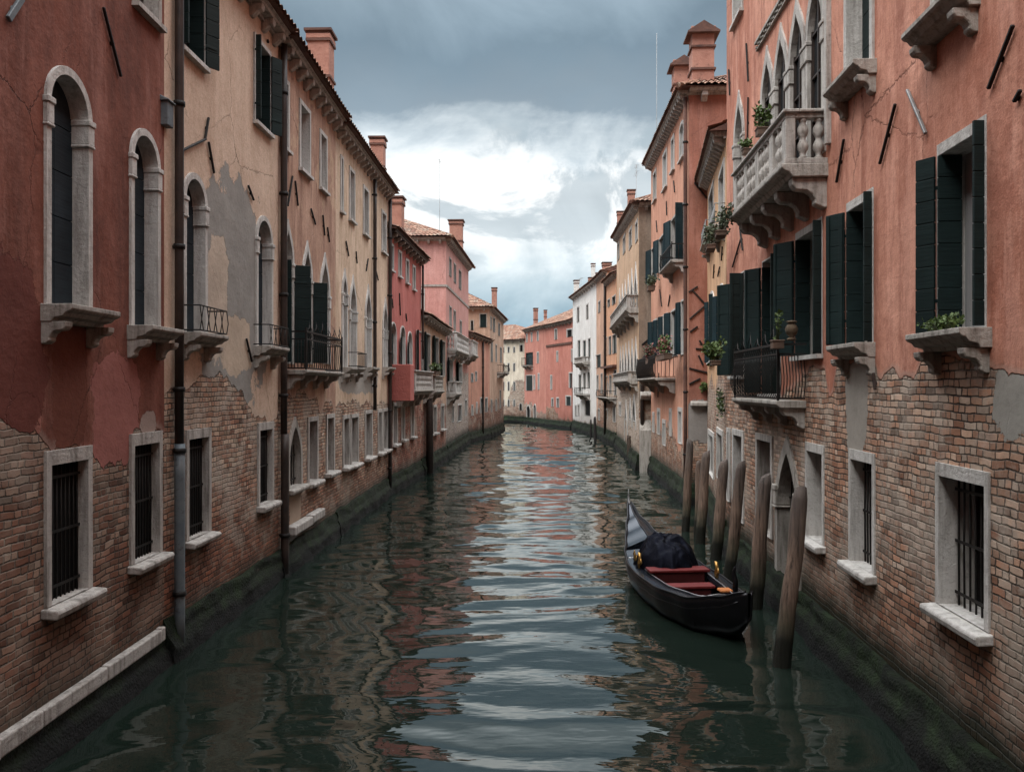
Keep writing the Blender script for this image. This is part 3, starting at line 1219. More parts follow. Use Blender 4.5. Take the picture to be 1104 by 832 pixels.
def plant(name, label, loc, rx, ry, rz_, n, leaf=.05, mats=None, cat='plant', box=None, rot=0.0, group=None, stems=6, droop=0.0, potmat=None, wild=0.0):
    """leafy plant: many separate small leaves about a few stems, in a trough or pot when box is given"""
    r_ = empty(name, loc, rot)
    tag(r_, label, cat, group)
    if box:
        bx, by, bz = box
        mb = MB()
        mb.box(-bx, bx, -by, by, 0, bz)
        mb.box(-bx - .012, bx + .012, -by - .012, by + .012, bz - .025, bz + .004)
        mb.build('trough' if bx > by * 1.6 else 'pot', potmat or M_pot, r_, bevel=.008)
    z0 = box[2] if box else 0
    mb = MB()
    tips = []
    for k in range(stems):
        a = random.uniform(0, 2 * math.pi)
        q = random.uniform(.2, .95)
        tip = Vector((rx * q * math.cos(a), ry * q * math.sin(a), z0 + rz_ * random.uniform(.6, 1.25) - droop * q))
        st = Vector((rx * .35 * q * math.cos(a), ry * .35 * q * math.sin(a), z0 * .7))
        mid = (st + tip) / 2 + Vector((0, 0, rz_ * .2))
        mb.tube([st, mid, tip], [.008, .006, .003], 5)
        tips += [(st, mid, tip)]
    mb.build('stem', M_leaf_d, r_)
    ms = mats or [M_leaf]
    for mi, mt in enumerate(ms):
        mb = MB()
        for k in range(n // len(ms)):
            st, mid, tip = random.choice(tips)
            t = random.random() ** .6
            c = (st.lerp(mid, t * 2) if t < .5 else mid.lerp(tip, t * 2 - 1))
            g = Vector((random.gauss(0, rx * .20), random.gauss(0, ry * .20), random.gauss(0, rz_ * .13) - random.random() * wild))
            c = c + g
            d = Vector((random.gauss(0, 1), random.gauss(0, 1), random.gauss(.3, .8))).normalized()
            sd = d.orthogonal().normalized()
            sd.rotate(Matrix.Rotation(random.uniform(0, 6.28), 3, d))
            l = leaf * random.uniform(.6, 1.4)
            wv = l * random.uniform(.25, .45)
            nn = d.cross(sd) * l * .12
            mb.face([c, c + d * l * .45 + sd * wv + nn, c + d * l, c + d * l * .45 - sd * wv + nn])
        mb.build('foliage', mt, r_, fix=False)
    return r_


# ------------------------------------------------------------------ water and ground
def water_mat():
    m = bpy.data.materials.new('canal_water')
    m.use_nodes = True
    t = NT(m.node_tree)
    t.n.clear()
    co = t.coord()
    x, y, z = t.sep(co)
    fine = t.noise(t.xyz(t.mul(x, 2.0), t.mul(y, 5.0), 1.0), 1.0, 2, .5, .2)
    nrm = t.bump(t.mul(fine, .006), 1.0, 1.0)
    fr = t.n.new('ShaderNodeFresnel')
    fr.inputs['IOR'].default_value = 1.5
    t.put(fr.inputs['Normal'], nrm)
    gl = t.n.new('ShaderNodeBsdfGlossy')
    gl.inputs['Roughness'].default_value = .02
    gl.inputs['Color'].default_value = (.95, .98, .97, 1)
    t.put(gl.inputs['Normal'], nrm)
    df = t.n.new('ShaderNodeBsdfDiffuse')
    murk = t.noise(t.xyz(t.mul(x, .2), t.mul(y, .12), 4.0), 1.0, 3, .5)
    t.put(df.inputs['Color'], t.mix(murk, (.0072, .0128, .0098), (.0115, .0190, .0146)))
    mx = t.n.new('ShaderNodeMixShader')
    t.l.new(t.mul(fr.outputs[0], 1.2), mx.inputs[0])
    t.l.new(df.outputs[0], mx.inputs[1])
    t.l.new(gl.outputs[0], mx.inputs[2])
    o = t.n.new('ShaderNodeOutputMaterial')
    t.l.new(mx.outputs[0], o.inputs[0])
    return m


mb = MB()
WX0, WX1, WY0, WY1 = -7.5, 9.0, 5.0, 112.0
rows, yv = [], WY0
while yv < WY1:
    rows.append(yv)
    yv += max(.035, .0042 * yv)
rows.append(WY1)
NX = 190


def wave(x, y):
    wx = mnoise.noise((x * .25, y * .22, 7.0)) * 1.1
    wy = y + wx
    a = .75 + .6 * (mnoise.noise((x * .12, y * .15, 3.0)) + .3)
    far_ = 1 + 1.1 * min(1, max(0, (y - 14) / 30))
    xw = x + 1.3 * mnoise.noise((x * .3, y * .4, 11.0))
    h = .050 * mnoise.noise((xw * .26, wy * .72, 0.0)) + .036 * mnoise.noise((xw * .62 + 5, wy * 1.45, 1.3)) + (.008 + .007 * min(1, max(0, (y - 11) / 12))) * mnoise.noise((x * 1.5, wy * 3.4, 4.4))
    e_ = min(1, (x - WX0) / .5, (WX1 - x) / .5, (y - WY0) / .5, (WY1 - y) / 2)
    return h * a * far_ * max(0, e_)


for y in rows:
    for k in range(NX + 1):
        x = WX0 + (WX1 - WX0) * k / NX
        mb.v.append((x, y, wave(x, y)))
for r_i in range(len(rows) - 1):
    for k in range(NX):
        p = r_i * (NX + 1) + k
        mb.f.append((p, p + 1, p + NX + 2, p + NX + 1))
        mb.s.append(True)
for (xa, ya, xb, yb) in ((-1500, -1500, 1500, WY0), (-1500, WY1, 1500, 1500), (-1500, WY0, WX0, WY1), (WX1, WY0, 1500, WY1)):
    mb.face([(xa, ya, 0), (xb, ya, 0), (xb, yb, 0), (xa, yb, 0)])
tag(mb.build('water', water_mat(), None, fix=False), kind='structure')
M_ground = simple('paving', (.16, .15, .14), (.24, .22, .20), 1.5, .9)
mb = MB()
for poly in ([(-1400, -60), (-9, -60), (-9, 36), (-7, 60), (-6, 70), (-60, 84), (-1400, 84)],
             [(9, -60), (1400, -60), (1400, 1400), (9, 1400), (9, 84), (10, 60)],
             [(-1400, 101), (-1, 101), (9, 96), (9, 1400), (-1400, 1400)]):
    mb.face([(a, b, .85) for a, b in poly])
tag(mb.build('ground', M_ground, None), kind='structure')


def bnd(f, pts):
    return [f.P(*p) for p in pts]


# ================================================================== LEFT BANK
# ---- dark red house
b = Building('red_house', (-5.15, -12), (-5.0, 12.0), 19, 19, 9, 'dark red plastered house with tall round-arched windows over worn brick and a pale stone ledge', None)
f = b.front
L1 = b
for px, sp in (((47, 97, 74, 332), 'moulded'), ((139, 171, 140, 353), 'moulded')):
    window(f, px, shape='round', fw=.095, inner='panel', sill=sp, capital=True, depth=.22, over=.06, sillp=.34, mat=M_stone_w)
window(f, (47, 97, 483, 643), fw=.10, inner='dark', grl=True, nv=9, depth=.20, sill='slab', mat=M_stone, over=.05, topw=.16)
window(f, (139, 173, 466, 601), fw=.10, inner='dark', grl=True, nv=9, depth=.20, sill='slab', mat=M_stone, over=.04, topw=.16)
window(f, (143, 172, -150, 16), fw=.10, inner='glass', sill='thin', mat=M_stone)
window(f, r=(f.L - 6.9, f.L - 5.9, 9.3, 11.2), fw=.10, inner='glass', sill='thin', mat=M_stone)
window(f, r=(f.L - 6.2, f.L - 5.2, 4.95, 7.6), shape='round', fw=.13, inner='panel', sill='moulded', capital=True, depth=.34)
anchor(f, (109, 8), (128, 83))
anchor(f, (21, -2), (6, 21), .10, M_pipe_g)
mbx = MB()
s, z = f.P(176.5, 124)
mbx.box(s - .10, s + .10, -.10, .02, z - .17, z + .17)
mbx.extr([(-.13, z + .17), (-.13, z + .19), (.02, z + .26), (.02, z + .17)], s - .13, s + .13)
f.obj('wall_vent', mbx, M_pipe_g, bevel=.01)
pp = bnd(f, [(0, 450), (20, 462), (40, 456), (56, 480), (98, 484), (101, 505), (118, 500), (138, 497), (142, 466), (172, 462), (188, 466)])
pts = [(0, pp[0][1])] + pp
sp1, sp2 = f.P(28, 440), f.P(126, 440)
b.mat = facade_mat('red_plaster', (.165, .054, .036), (.24, .088, .060), pts, f.L, stain=(.085, .033, .025), under=None, seed=1.3, pale=.2,
                   patches=[(sp2[0], sp2[1] - .1, .62, .85, (.33, .13, .11), True), (sp1[0], sp1[1] - .15, .28, .28, (.33, .14, .11), True),
                            (f.P(160, 455)[0], f.P(160, 455)[1] - .1, .26, .26, (.36, .27, .235), True),
                            (f.P(75, 412)[0], f.P(75, 412)[1] + .1, .36, .95, (.155, .052, .034), True), (f.P(20, 380)[0] - .3, f.P(20, 380)[1] - .1, .75, 1.1, (.145, .046, .035), True)], rag=.16, streak=.6, algae=.7, red_low=.35, smear_amt=.34, brick=((.13, .058, .038), (.24, .115, .075), (.30, .205, .15), (.30, .26, .215)))
# pale ledge of stone blocks above the footing
mb = MB()
s = 4.0
while s < f.L - .15:
    l = random.uniform(.7, 1.9)
    e_ = min(s + l, f.L - .14)
    mb.box(s + .008, e_ - .008, -.10 + random.uniform(-.015, .015), .05, .40, .585 + random.uniform(-.012, .012))
    s += l
f.obj('stone_ledge', mb, M_stone, bevel=.02, seg=2)
foundation(b, .42, .12, 1.0, s0=6, bulge=.05)
s = f.P(186, 500)[0]
pipe(f, s, 3.15, 18.8, .065, M_pipe)
pipe(f, s, .15, 3.15, .075, M_pipe_g, y=-.105)
b.walls()
cornice(f, 0, f.L, 19, 19)
roof(b, tiles=False)

# ---- cream peeling house
b = Building('cream_house', (-5.0, 12.0), (-4.85, 17.3), 11.25, 11.25, 9, 'cream house with a big grey patch of bare render, beside the dark red house', None)
f = b.front
L2 = b
for px in ((196, 222, 187, 360), (275, 293, 233, 374)):
    wn, q = window(f, px, shape='round', fw=.10, inner='panel', sill='moulded', capital=True, depth=.22, over=.10, sillp=.34, mat=M_stone_w)
    # light wrought rail in front of the sill
    mb = MB()
    s0, s1, z0, _ = q
    for z in (z0 + .03, z0 + .40):
        mb.tube([(s0 - .08, 0, z), (s0 - .08, -.31, z), (s1 + .08, -.31, z), (s1 + .08, 0, z)], .012, 5)
    for k in range(9):
        x = s0 - .08 + (s1 - s0 + .16) * k / 8
        mb.tube([(x, -.31, z0 + .03), (x + .07 * (-1) ** k, -.31, z0 + .2), (x, -.31, z0 + .40)], .008, 4)
    f.obj('window_rail', mb, M_iron, wn)
for px in ((193, 220, -70, 62), (273, 291, 46, 138)):
    wn, q = window(f, px, fw=.05, inner='dark', sill='thin', mat=M_stone_w, topw=.09)
    s0, s1, z0, z1 = q
    shutter(f, wn, s1 - .045, z0 + .02, z1 - .09, (s1 - s0) * .26, 148, 'r')
    shutter(f, wn, s1 - .075, z0 + .02, z1 - .09, .24, -89, 'r', y=-.03, hinge=False)
    shutter(f, wn, s0 - .012, z0 + .02, z1 - .06, .10, 94, 'l', y=-.06)
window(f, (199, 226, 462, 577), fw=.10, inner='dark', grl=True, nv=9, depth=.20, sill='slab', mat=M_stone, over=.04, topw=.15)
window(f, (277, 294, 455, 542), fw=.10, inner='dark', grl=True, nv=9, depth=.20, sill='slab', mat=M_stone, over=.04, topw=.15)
for p, q in (((193, 163), (220, 150)), ((219, 151), (223, 127)), ((223, 153), (229, 187)), ((264, 365), (270, 390)), ((281, 12), (283, 27)), ((287, 43), (288, 46)), ((266, 200), (272, 216))):
    anchor(f, p, q, .05)
pp = bnd(f, [(190, 420), (203, 418), (214, 406), (226, 402), (240, 404), (250, 418), (262, 428), (275, 446), (290, 452), (300, 446)])
ga, gb = f.P(220, 0)[0], f.P(288, 0)[0]
g2 = ((ga + gb) / 2 - .25, (f.P(250, 205)[1] + f.P(250, 425)[1]) / 2)
g1, g3 = f.P(231, 320), f.P(250, 372)
b.mat = facade_mat('cream_plaster', (.54, .395, .30), (.63, .48, .375), pp, f.L, stain=(.38, .245, .165), seed=2.7, pale=.35,
                   patches=[(g2[0], g2[1], (gb - ga) * .50, 1.95, (.285, .27, .25), True), (g1[0] + .1, g1[1], .5, 1.05, (.50, .41, .33), True),
                            (g3[0] + .2, g3[1], .75, .5, (.50, .40, .31), True)], rag=.18, streak=.35, algae=.75, red_low=.9)
foundation(b, .62, .12, 2.0, bulge=.05)
s = f.P(301, 300)[0]
pipe(f, s, 3.0, 11.1, .07, M_pipe)
pipe(f, s, .1, 3.0, .085, M_pipe, y=-.12)
b.walls()
cornice(f, 0, f.L, 11.25, 11.25, step=.62, bw=.16, bh=.24)
roof(b, pitch=17)

# ---- brownish pink house with the iron balcony
b = Building('brown_pink_house', (-4.85, 17.3), (-4.734, 22.4), 11.2, 11.1, 9, 'brownish pink stained house with green shutters behind a black iron balcony', None)
f = b.front
L3 = b
for px in ((302, 311, 84, 160), (322, 334, 113, 186), (344, 352, 143, 205)):
    window(f, px, fw=.10, inner='curtain', sill='thin', mat=M_stone_w, depth=.32)
zb_ = []
for px in ((303, 316, 236, 392), (325, 336, 259, 392), (344, 355, 272, 392)):
    wn, q = window(f, px, shape='gothic', fw=.12, inner='shut' if px[0] < 340 else 'curtain', mat=M_stone_w, capital=True, depth=.34)
    s0, s1, z0, z1 = q
    if px[0] < 340:
        h = z1 - 1.05 * (s1 - s0)
        shutter(f, wn, s1 - .04, z0 + .02, h, .34, 120, 'r')
        shutter(f, wn, s0 + .04, z0 + .02, h, .16, 85, 'l')
    zb_.append(q)
iron_balcony(f, f.P(309, 0)[0], f.P(351, 0)[0], f.P(330, 400)[1], f.P(330, 362)[1], .42, belly=.02, nb=18, brackets=4, frieze=True, fancy=True, rr=.010, bh=.32)
window(f, (309, 325, 449, 524), shape='pointed', fw=.13, inner='dark', grl=True, sill='slab', mat=M_stone2, nv=5)
window(f, (331, 342, 449, 518), fw=.11, inner='glass', sill='slab', mat=M_stone)
window(f, (351, 360, 446, 508), fw=.11, inner='glass', sill='slab', mat=M_stone)
for p, q in (((334, 225), (339, 242)), ((317, 195), (320, 222)), ((347, 232), (349, 254)), ((352, 245), (354, 261)), ((314, 190), (309, 222))):
    anchor(f, p, q, .06)
# blocked water doorway under the arch: step stone
mb = MB()
a0, a1 = f.P(309, 0)[0], f.P(343, 0)[0]
mb.box(a0, a0 + (a1 - a0) * .55, -.2, .06, .78, .98)
mb.box(a0 + (a1 - a0) * .58, a1, -.18, .06, .80, 1.0)
f.obj('door_step', mb, M_stone, bevel=.03, seg=2)
pp = bnd(f, [(302, 420), (312, 424), (325, 424), (338, 428), (345, 440), (352, 432), (362, 440)])
d1 = f.P(318, 555)
b.mat = facade_mat('brown_pink_plaster', (.36, .215, .155), (.47, .29, .21), pp, f.L, stain=(.20, .105, .075), seed=3.9, pale=.4, under=(.50, .35, .24),
                   patches=[(d1[0], d1[1], .45, .65, (.46, .36, .28), False)], rag=.16, streak=.8, algae=.8, red_low=.5)
foundation(b, .66, .2, 3.0)
b.walls()
cornice(f, 0, f.L, 11.2, 11.1, step=.52, bw=.16, bh=.24)
roof(b, pitch=17)
chimney(b, f, 346, 36, 108, 29, off=.9, mat=M_terra)

# ---- yellow cream house
b = Building('yellow_cream_house', (-4.734, 22.4), (-4.55, 30.6), 11.0, 11.05, 9, 'yellowish cream house with small pointed windows between the brownish pink and crimson houses', None)
f = b.front
L4 = b
for px in ((366.5, 369.5, 168, 228), (376, 382, 182, 238), (391, 397, 202, 253), (411, 416, 228, 272)):
    window(f, px, fw=.10, inner='curtain', sill='thin', mat=M_stone_w, depth=.3)
for k, px in enumerate(((368, 374, 289, 396), (376, 384, 296, 396), (393, 400, 306, 396), (412, 418, 320, 396))):
    wn, q = window(f, px, shape='gothic', fw=.13, inner='curtain', mat=M_stone_w, capital=True, sill='moulded', depth=.32, over=.05)
    if k == 1:
        mb = MB()
        s0, s1, z0, _ = q
        for z in (z0 + .03, z0 + .42):
            mb.tube([(s0 - .05, 0, z), (s0 - .05, -.3, z), (s1 + .1, -.3, z), (s1 + .1, 0, z)], .013, 5)
        for j in range(8):
            x = s0 - .05 + (s1 - s0 + .15) * j / 7
            mb.tube([(x, -.3, z0 + .03), (x, -.3, z0 + .42)], .009, 4)
        f.obj('window_rail', mb, M_iron, wn)
for px in ((369, 376.5, 447, 502), (377.5, 386, 446, 499), (393, 401, 442, 492), (407, 411.5, 441, 487), (412.5, 418, 440, 484)):
    window(f, px, fw=.11, inner='glass', sill='slab', mat=M_stone, over=.02)
for p, q in (((372, 260), (375, 276)), ((383, 271), (384, 284)), ((396, 279), (394, 292)), ((404, 290), (407, 302))):
    anchor(f, p, q, .07)
pp = bnd(f, [(362, 440), (366, 432), (372, 436), (380, 430), (388, 437), (396, 432), (403, 438), (411, 433), (418, 436)])
b.mat = facade_mat('yellow_cream_plaster', (.56, .41, .30), (.66, .50, .375), pp, f.L, stain=(.34, .22, .14), seed=4.4, pale=.4,
                   patches=[(f.P(388, 410)[0], f.P(388, 410)[1], 3.0, .42, (.33, .30, .27), True)], rag=.14, streak=.55, algae=.85, red_low=.35)
foundation(b, .72, .22, 4.0)
pipe(f, f.P(401, 300)[0], 3.2, 10.8, .06)
pipe(f, f.P(417.6, 300)[0], .2, 10.9, .07)
# funnel head of the pipe at the roof step
mb = MB()
s, z = f.P(366, 138)
mb.tube([(s, -.25, z + .25), (s, -.2, z), (s + .05, -.10, z - .25)], [.10, .07, .05], 8)
f.obj('gutter_outlet', mb, M_stone2)
b.walls()
cornice(f, 0, f.L, 11.0, 11.05, step=.5, bw=.14, bh=.2)
roof(b, pitch=17)
chimney(b, f, 407.5, 149, 195, 18, off=1.0, mat=M_terra)

# ---- red low house
b = Building('crimson_house', (-4.55, 30.6), (-4.07, 37.4), 9.75, 9.6, 8, 'crimson house with four small top windows, dark arched shutters and a pale balcony', None)
f = b.front
L5 = b
for px in ((419.5, 424, 262, 291), (429, 432.5, 270, 298), (437, 440.5, 279, 305), (444.5, 447.5, 286, 312)):
    window(f, px, fw=.10, inner='glass', sill='thin', mat=M_stone_w, bars=None)
for px in ((420.5, 427, 347, 400), (431, 436.5, 351, 400), (439, 444, 357, 400)):
    wn, q = window(f, px, shape='round', fw=.06, inner='shut', mat=M_stone_w, depth=.2)
    s0, s1, z0, z1 = q
    shutter(f, wn, s0, z0, z1 - .5, .25, 165, 'l')
for px in ((423, 428, 434, 478), (432, 436, 436, 473), (442.3, 446, 434, 470)):
    window(f, px, fw=.13, inner='glass', sill='slab', mat=M_stone_w, over=.0, bars=None)
stone_balcony(f, f.P(427, 0)[0], f.P(448, 0)[0], f.P(440, 420)[1], f.P(440, 400)[1], .75, nb=13, ns=3, brackets=4, mat=M_stone, bh=.5)
mb = MB()
a0, a1 = f.P(419.5, 0)[0], f.P(424, 0)[0]
mb.box(a0, a1, -.8, .05, f.P(422, 432)[1], f.P(422, 393)[1])
f.obj('wall_box', mb, simple('crimson_render', (.36, .10, .085), (.44, .14, .115), 2, .85, .02), bevel=.02)
for p, q in (((422, 322), (423, 332)), ((430, 316), (431, 340)), ((437, 338), (438, 346))):
    anchor(f, p, q, .09)
pp = bnd(f, [(419, 436), (424, 430), (430, 436), (437, 432), (445, 436), (454, 430)])
b.mat = facade_mat('crimson_plaster', (.40, .115, .10), (.50, .165, .14), pp, f.L, stain=(.26, .085, .07), seed=5.2,
                   brick=((.24, .08, .055), (.36, .13, .09), (.42, .18, .13), (.40, .25, .20)), rag=.12, streak=.45, algae=.9, pale=.15, red_low=.4)
foundation(b, .75, .22, 5.0)
b.walls()
cornice(f, 0, f.L, 9.75, 9.6, step=.7, proj=.34, mat=M_pipe, bmat=M_stone2)
roof(b, pitch=20)
chimney(b, f, 427, 213, 262, 19, off=1.0, mat=M_terra)
pipe(f, f.L - .12, 5.2, 9.4, .05)

# ---- low house with a tiled lean-to roof
b = Building('low_shuttered_house', (-4.07, 37.4), (-3.6, 45.5), 7.15, 6.95, 3.2, 'low brownish house with green shutters under a short tiled roof, below the pink wall', None)
f = b.front
L7 = b
for px in ((449, 456, 357, 402), (457, 463.5, 359, 402), (466.5, 472.5, 363, 403), (474.5, 479.5, 367, 405)):
    wn, q = window(f, px, fw=.06, inner='shut', mat=M_stone, depth=.2)
    s0, s1, z0, z1 = q
    shutter(f, wn, s0, z0, z1, (s1 - s0) * .2, 165, 'l')
for px in ((460, 464.5, 437, 468), (467, 470.5, 436, 466), (475, 478.5, 435, 462)):
    window(f, px, fw=.13, inner='glass', sill='slab', mat=M_stone, over=.0, bars=None)
pp = bnd(f, [(455, 440), (462, 428), (470, 436), (476, 430), (481, 436)])
b.mat = facade_mat('brown_ochre_plaster', (.42, .27, .19), (.50, .33, .24), pp, f.L, stain=(.26, .16, .11), seed=6.2,
                   brick=((.24, .08, .055), (.36, .14, .10), (.42, .20, .15), (.42, .30, .24)), rag=.3, streak=.8, algae=.9, pale=.15)
stone_balcony(f, f.P(456, 0)[0], f.P(466, 0)[0], f.P(461, 421)[1], f.P(461, 405)[1], .55, nb=9, ns=2, brackets=3, mat=M_stone2, bh=.4)
foundation(b, .85, .25, 6.0)
b.walls()
cornice(f, 0, f.L, 7.15, 6.95, step=.8, proj=.36)
mb = MB()
tile_patch(mb, (-.1, -.45, 7.19), (f.L + .1, -.45, 6.99), (f.L + .1, 3.2, 8.5), (-.1, 3.2, 8.7))
mb.build('roof', M_tile, b.root, fix=False)
mb = MB()
s = f.P(457, 0)[0]
mb.tube([(s - .1, -.30, -.6), (s - .05, -.28, 3.0), (s, -.22, 4.2)], [.17, .15, .12], 10)
f.obj('drainpipe', mb, M_pipe)
mb = MB()
mb.tube([(s + .35, -.12, .2), (s + .3, -.12, 4.3)], .09, 8)
f.obj('drainpipe', mb, M_stone)

# ---- pink tall house
b = Building('pink_house', (-3.6, 45.5), (-3.05, 58.5), 12.05, 12.3, 10, 'tall rose pink house with a hipped tile roof and a mast aerial', None)
f = b.front
L6 = b
for px in ((484, 486.3, 278, 298), (489, 491.3, 284, 305), (494.5, 497, 291, 312), (484.2, 486.5, 330, 362), (488.8, 491, 334, 362), (495.5, 497.5, 345, 362)):
    window(f, px, fw=.07, inner='shutb', mat=M_stone, bars=None, far=True)
for px in ((482, 488, 386, 411), (492, 498, 391, 414)):
    wn, q = window(f, px, fw=.08, inner='shut', mat=M_stone_w)
    shutter(f, wn, q[0], q[2], q[3], (q[1] - q[0]) * .15, 165, 'l')
for px in ((493, 497.5, 435, 454), (487, 489, 436, 455), (501, 503, 430, 448)):
    window(f, px, fw=.1, inner='glass', mat=M_stone_w, bars=None)
stone_balcony(f, f.P(481.5, 0)[0] + .1, f.P(496, 0)[0], f.P(490, 380)[1], f.P(490, 362)[1], .55, nb=12, ns=2, brackets=4, mat=M_stone_w, bh=.4)
stone_balcony(f, f.P(498, 0)[0], f.P(504, 0)[0], f.P(501, 383)[1], f.P(501, 368)[1], .7, nb=10, ns=2, brackets=3, mat=M_stone_w, far=True)
stone_balcony(f, f.P(482, 0)[0], f.P(488, 0)[0], f.P(485, 424)[1], f.P(485, 411)[1], .5, nb=6, ns=2, brackets=2, mat=M_stone_w, far=True)
sf = b.s0
window(sf, (453, 458, 310, 335), shape='round', fw=.12, inner='glass', mat=M_stone_w, bars=None)
mb = MB()
z = sf.P(470, 308)[1]
mb.extr([(.02, z + .06), (.02, z - .08), (-.05, z - .05), (-.07, z + .06)], .2, b.depth)
sf.obj('string_course', mb, M_stone)
mb = MB()
mb.extr([(.02, z + .06), (.02, z - .08), (-.05, z - .05), (-.07, z + .06)], 0, f.L)
f.obj('string_course', mb, M_stone)
anchor(sf, (459, 283), (461, 281), .08)
b.mat = facade_mat('rose_plaster', (.48, .235, .205), (.56, .30, .265), [(0, 4.2), (f.L * .3, 4.5), (f.L * .5, 5.2), (f.L * .8, 4.8), (f.L, 5.0), (f.L + .01, 0.3)], f.L + 10, stain=(.34, .15, .13), seed=7.1,
                   brick=((.44, .36, .32), (.52, .44, .40), (.56, .50, .46), (.48, .38, .34)), mortar=((.30, .25, .22), (.5, .45, .4)), rag=.3, streak=.45, algae=1.1, pale=.6, red_low=0)
foundation(b, .9, .3, 7.0)
b.walls()
cornice(f, 0, f.L, 12.05, 12.3, step=.6, far=True)
cornice(sf, 0, b.depth, 12.05, 12.05, step=.6, far=True)
roof(b, pitch=24, hip0=True, hip1=True)
chimney(b, f, 492, 238, 270, 17, off=1.3, mat=M_terra)
# low parapet wall and aerial on the roof
s, z = f.P(474, 246, 4.2)
antenna(f, s, 4.2, 13.0, f.P(473, 170, 4.2)[1], 1)

# ---- stepped pink building at the bend
b = Building('low_pink_house', (-3.05, 58.7), (-1.75, 65.5), 7.7, 7.5, 8, 'low salmon pink house between the rose pink house and the brown one', None)
f = b.front
for px in ((508, 510, 436, 448), (513, 514.5, 433, 446), (517.5, 520, 428, 445), (522.5, 525.5, 428, 444)):
    window(f, px, fw=.1, inner='glass', mat=M_stone_w, far=True)
for px in ((507.5, 510, 402, 412), (512, 514, 400, 411)):
    window(f, px, fw=.06, inner='shut', mat=M_stone_w, far=True)
b.mat = facade_mat('salmon_plaster', (.48, .215, .16), (.54, .29, .21), [(0, 2.3), (f.L * .5, 2.6), (f.L, 2.4)], f.L, stain=(.3, .16, .12), seed=8.3,
                   brick=((.24, .10, .07), (.38, .18, .13), (.44, .24, .18), (.42, .30, .24)), rag=.4, streak=.7, algae=1.0)
foundation(b, .8, .3, 8.0)
b.walls()
cornice(f, 0, f.L, 7.7, 7.5, step=.9, far=True)
roof(b, pitch=14)
pipe(f, f.P(519.5, 0)[0], .4, 7.3, .07)

b = Building('brown_house', (-1.75, 65.5), (-.75, 74), 10.15, 9.75, 7, 'brown house with a hip roof, tall slim chimney and one dark green shutter', None)
f = b.front
for px in ((528.6, 530, 341, 355), (531.3, 533.5, 342, 358), (537, 538.8, 348, 362), (529, 531, 368, 390), (534, 535.5, 371, 390), (539, 540.8, 374, 391), (529, 530.5, 430, 444), (534, 535.5, 430, 443), (538.5, 540, 420, 440)):
    window(f, px, fw=.08, inner='shutb' if px[2] < 395 else 'glass', mat=M_stone, far=True)
sf = b.s0
window(sf, (517, 525, 338, 353), fw=.05, inner='shut', mat=M_stone2, far=True)
window(sf, (507, 511, 345, 356), fw=.08, inner='glass', mat=M_stone2, far=True)
b.mat = facade_mat('brown_plaster', (.42, .27, .195), (.50, .34, .25), [(0, 2.6), (f.L * .5, 3.0), (f.L, 2.6)], f.L, stain=(.26, .17, .125), seed=9.3,
                   brick=((.26, .13, .10), (.38, .2, .15), (.44, .27, .2), (.42, .30, .24)), rag=.4, streak=.8, algae=1.0)
iron_balcony(f, f.P(536, 0)[0], f.P(541.5, 0)[0], f.P(539, 402)[1], f.P(539, 394)[1], .6, nb=10, ns=3, fancy=False, frieze=False)
foundation(b, .8, .3, 9.0)
b.walls()
cornice(f, 0, f.L, 10.15, 9.75, step=.8, far=True)
cornice(sf, 0, b.depth, 10.15, 10.15, step=.8, far=True)
roof(b, pitch=28, hip0=True, hip1=False)
chimney(b, f, 533, 310, 345, 6.5, off=1.2, mat=M_terra)
antenna(f, 2.0, 3.0, 11.5, 14.5, 1)

# ================================================================== FAR END
b = Building('cream_corner_house', (-8.5, 97.5), (1.35, 90.2), 8.95, 9.0, 9, 'distant cream house with rows of small windows at the canal bend', None)
f = b.front
for y in ((373.5, 380), (391, 400), (411, 421), (430, 438)):
    for x in (543, 548.5, 554.5):
        window(f, (x - 1.3, x + 1.2, y[0], y[1]), fw=.12, inner='shut' if y[0] > 405 and x != 548.5 else 'glass', mat=M_stone_w, far=True, shape='round' if y[0] > 425 else 'rect')
window(f, (559.5, 563.5, 434, 442), shape='round', fw=.15, inner='dark', mat=M_stone2, far=True)
window(f, (560, 564.5, 371, 379), fw=.1, inner='dark', mat=M_stone2, far=True)
b.mat = facade_mat('pale_cream_plaster', (.58, .50, .40), (.68, .60, .49), [(0, 1.6), (f.L * .8, 2.0), (f.L * .88, 4.6), (f.L, 4.6)], f.L, stain=(.40, .31, .23), seed=10.2,
                   brick=((.34, .2, .16), (.46, .32, .25), (.52, .42, .34), (.5, .42, .36)), rag=.4, streak=.6, algae=.9)
foundation(b, .8, .3, 10.0, step=.4)
b.walls()
cornice(f, 0, f.L, 8.95, 9.0, step=1.0, far=True)
roof(b, pitch=22, hip0=False, hip1=True)

b = Building('red_waterfront_house', (1.35, 90.0), (3.4, 83.2), 9.95, 10.0, 11, 'distant coral red house with a blue shuttered bay, beside the distant cream house', None)
f = b.front
for px in ((567.3, 569, 359.5, 369), (572.5, 574.2, 358, 368.5), (579, 581, 356.5, 367.5), (579, 581.2, 379, 391.5), (575.5, 577.2, 404, 420), (580, 581.8, 402, 420)):
    window(f, px, fw=.11, inner='glass', mat=M_stone_w, far=True)
wn, q = window(f, (567.3, 574.6, 380, 394), fw=.06, inner='shutb', mat=M_iron, far=True)
wn2, q2 = window(f, (567, 574.5, 404, 421), fw=.08, inner='shut', mat=M_stone_w, far=True)
for px in ((567.5, 572, 436, 456), (575.3, 578.3, 435, 453)):
    window(f, px, shape='round', fw=.14, inner='dark', mat=M_stone, far=True)
iron_balcony(f, q[0], q[1], q[2], q[2] + .8, .5, nb=8, ns=2, fancy=False, frieze=False, belly=0)
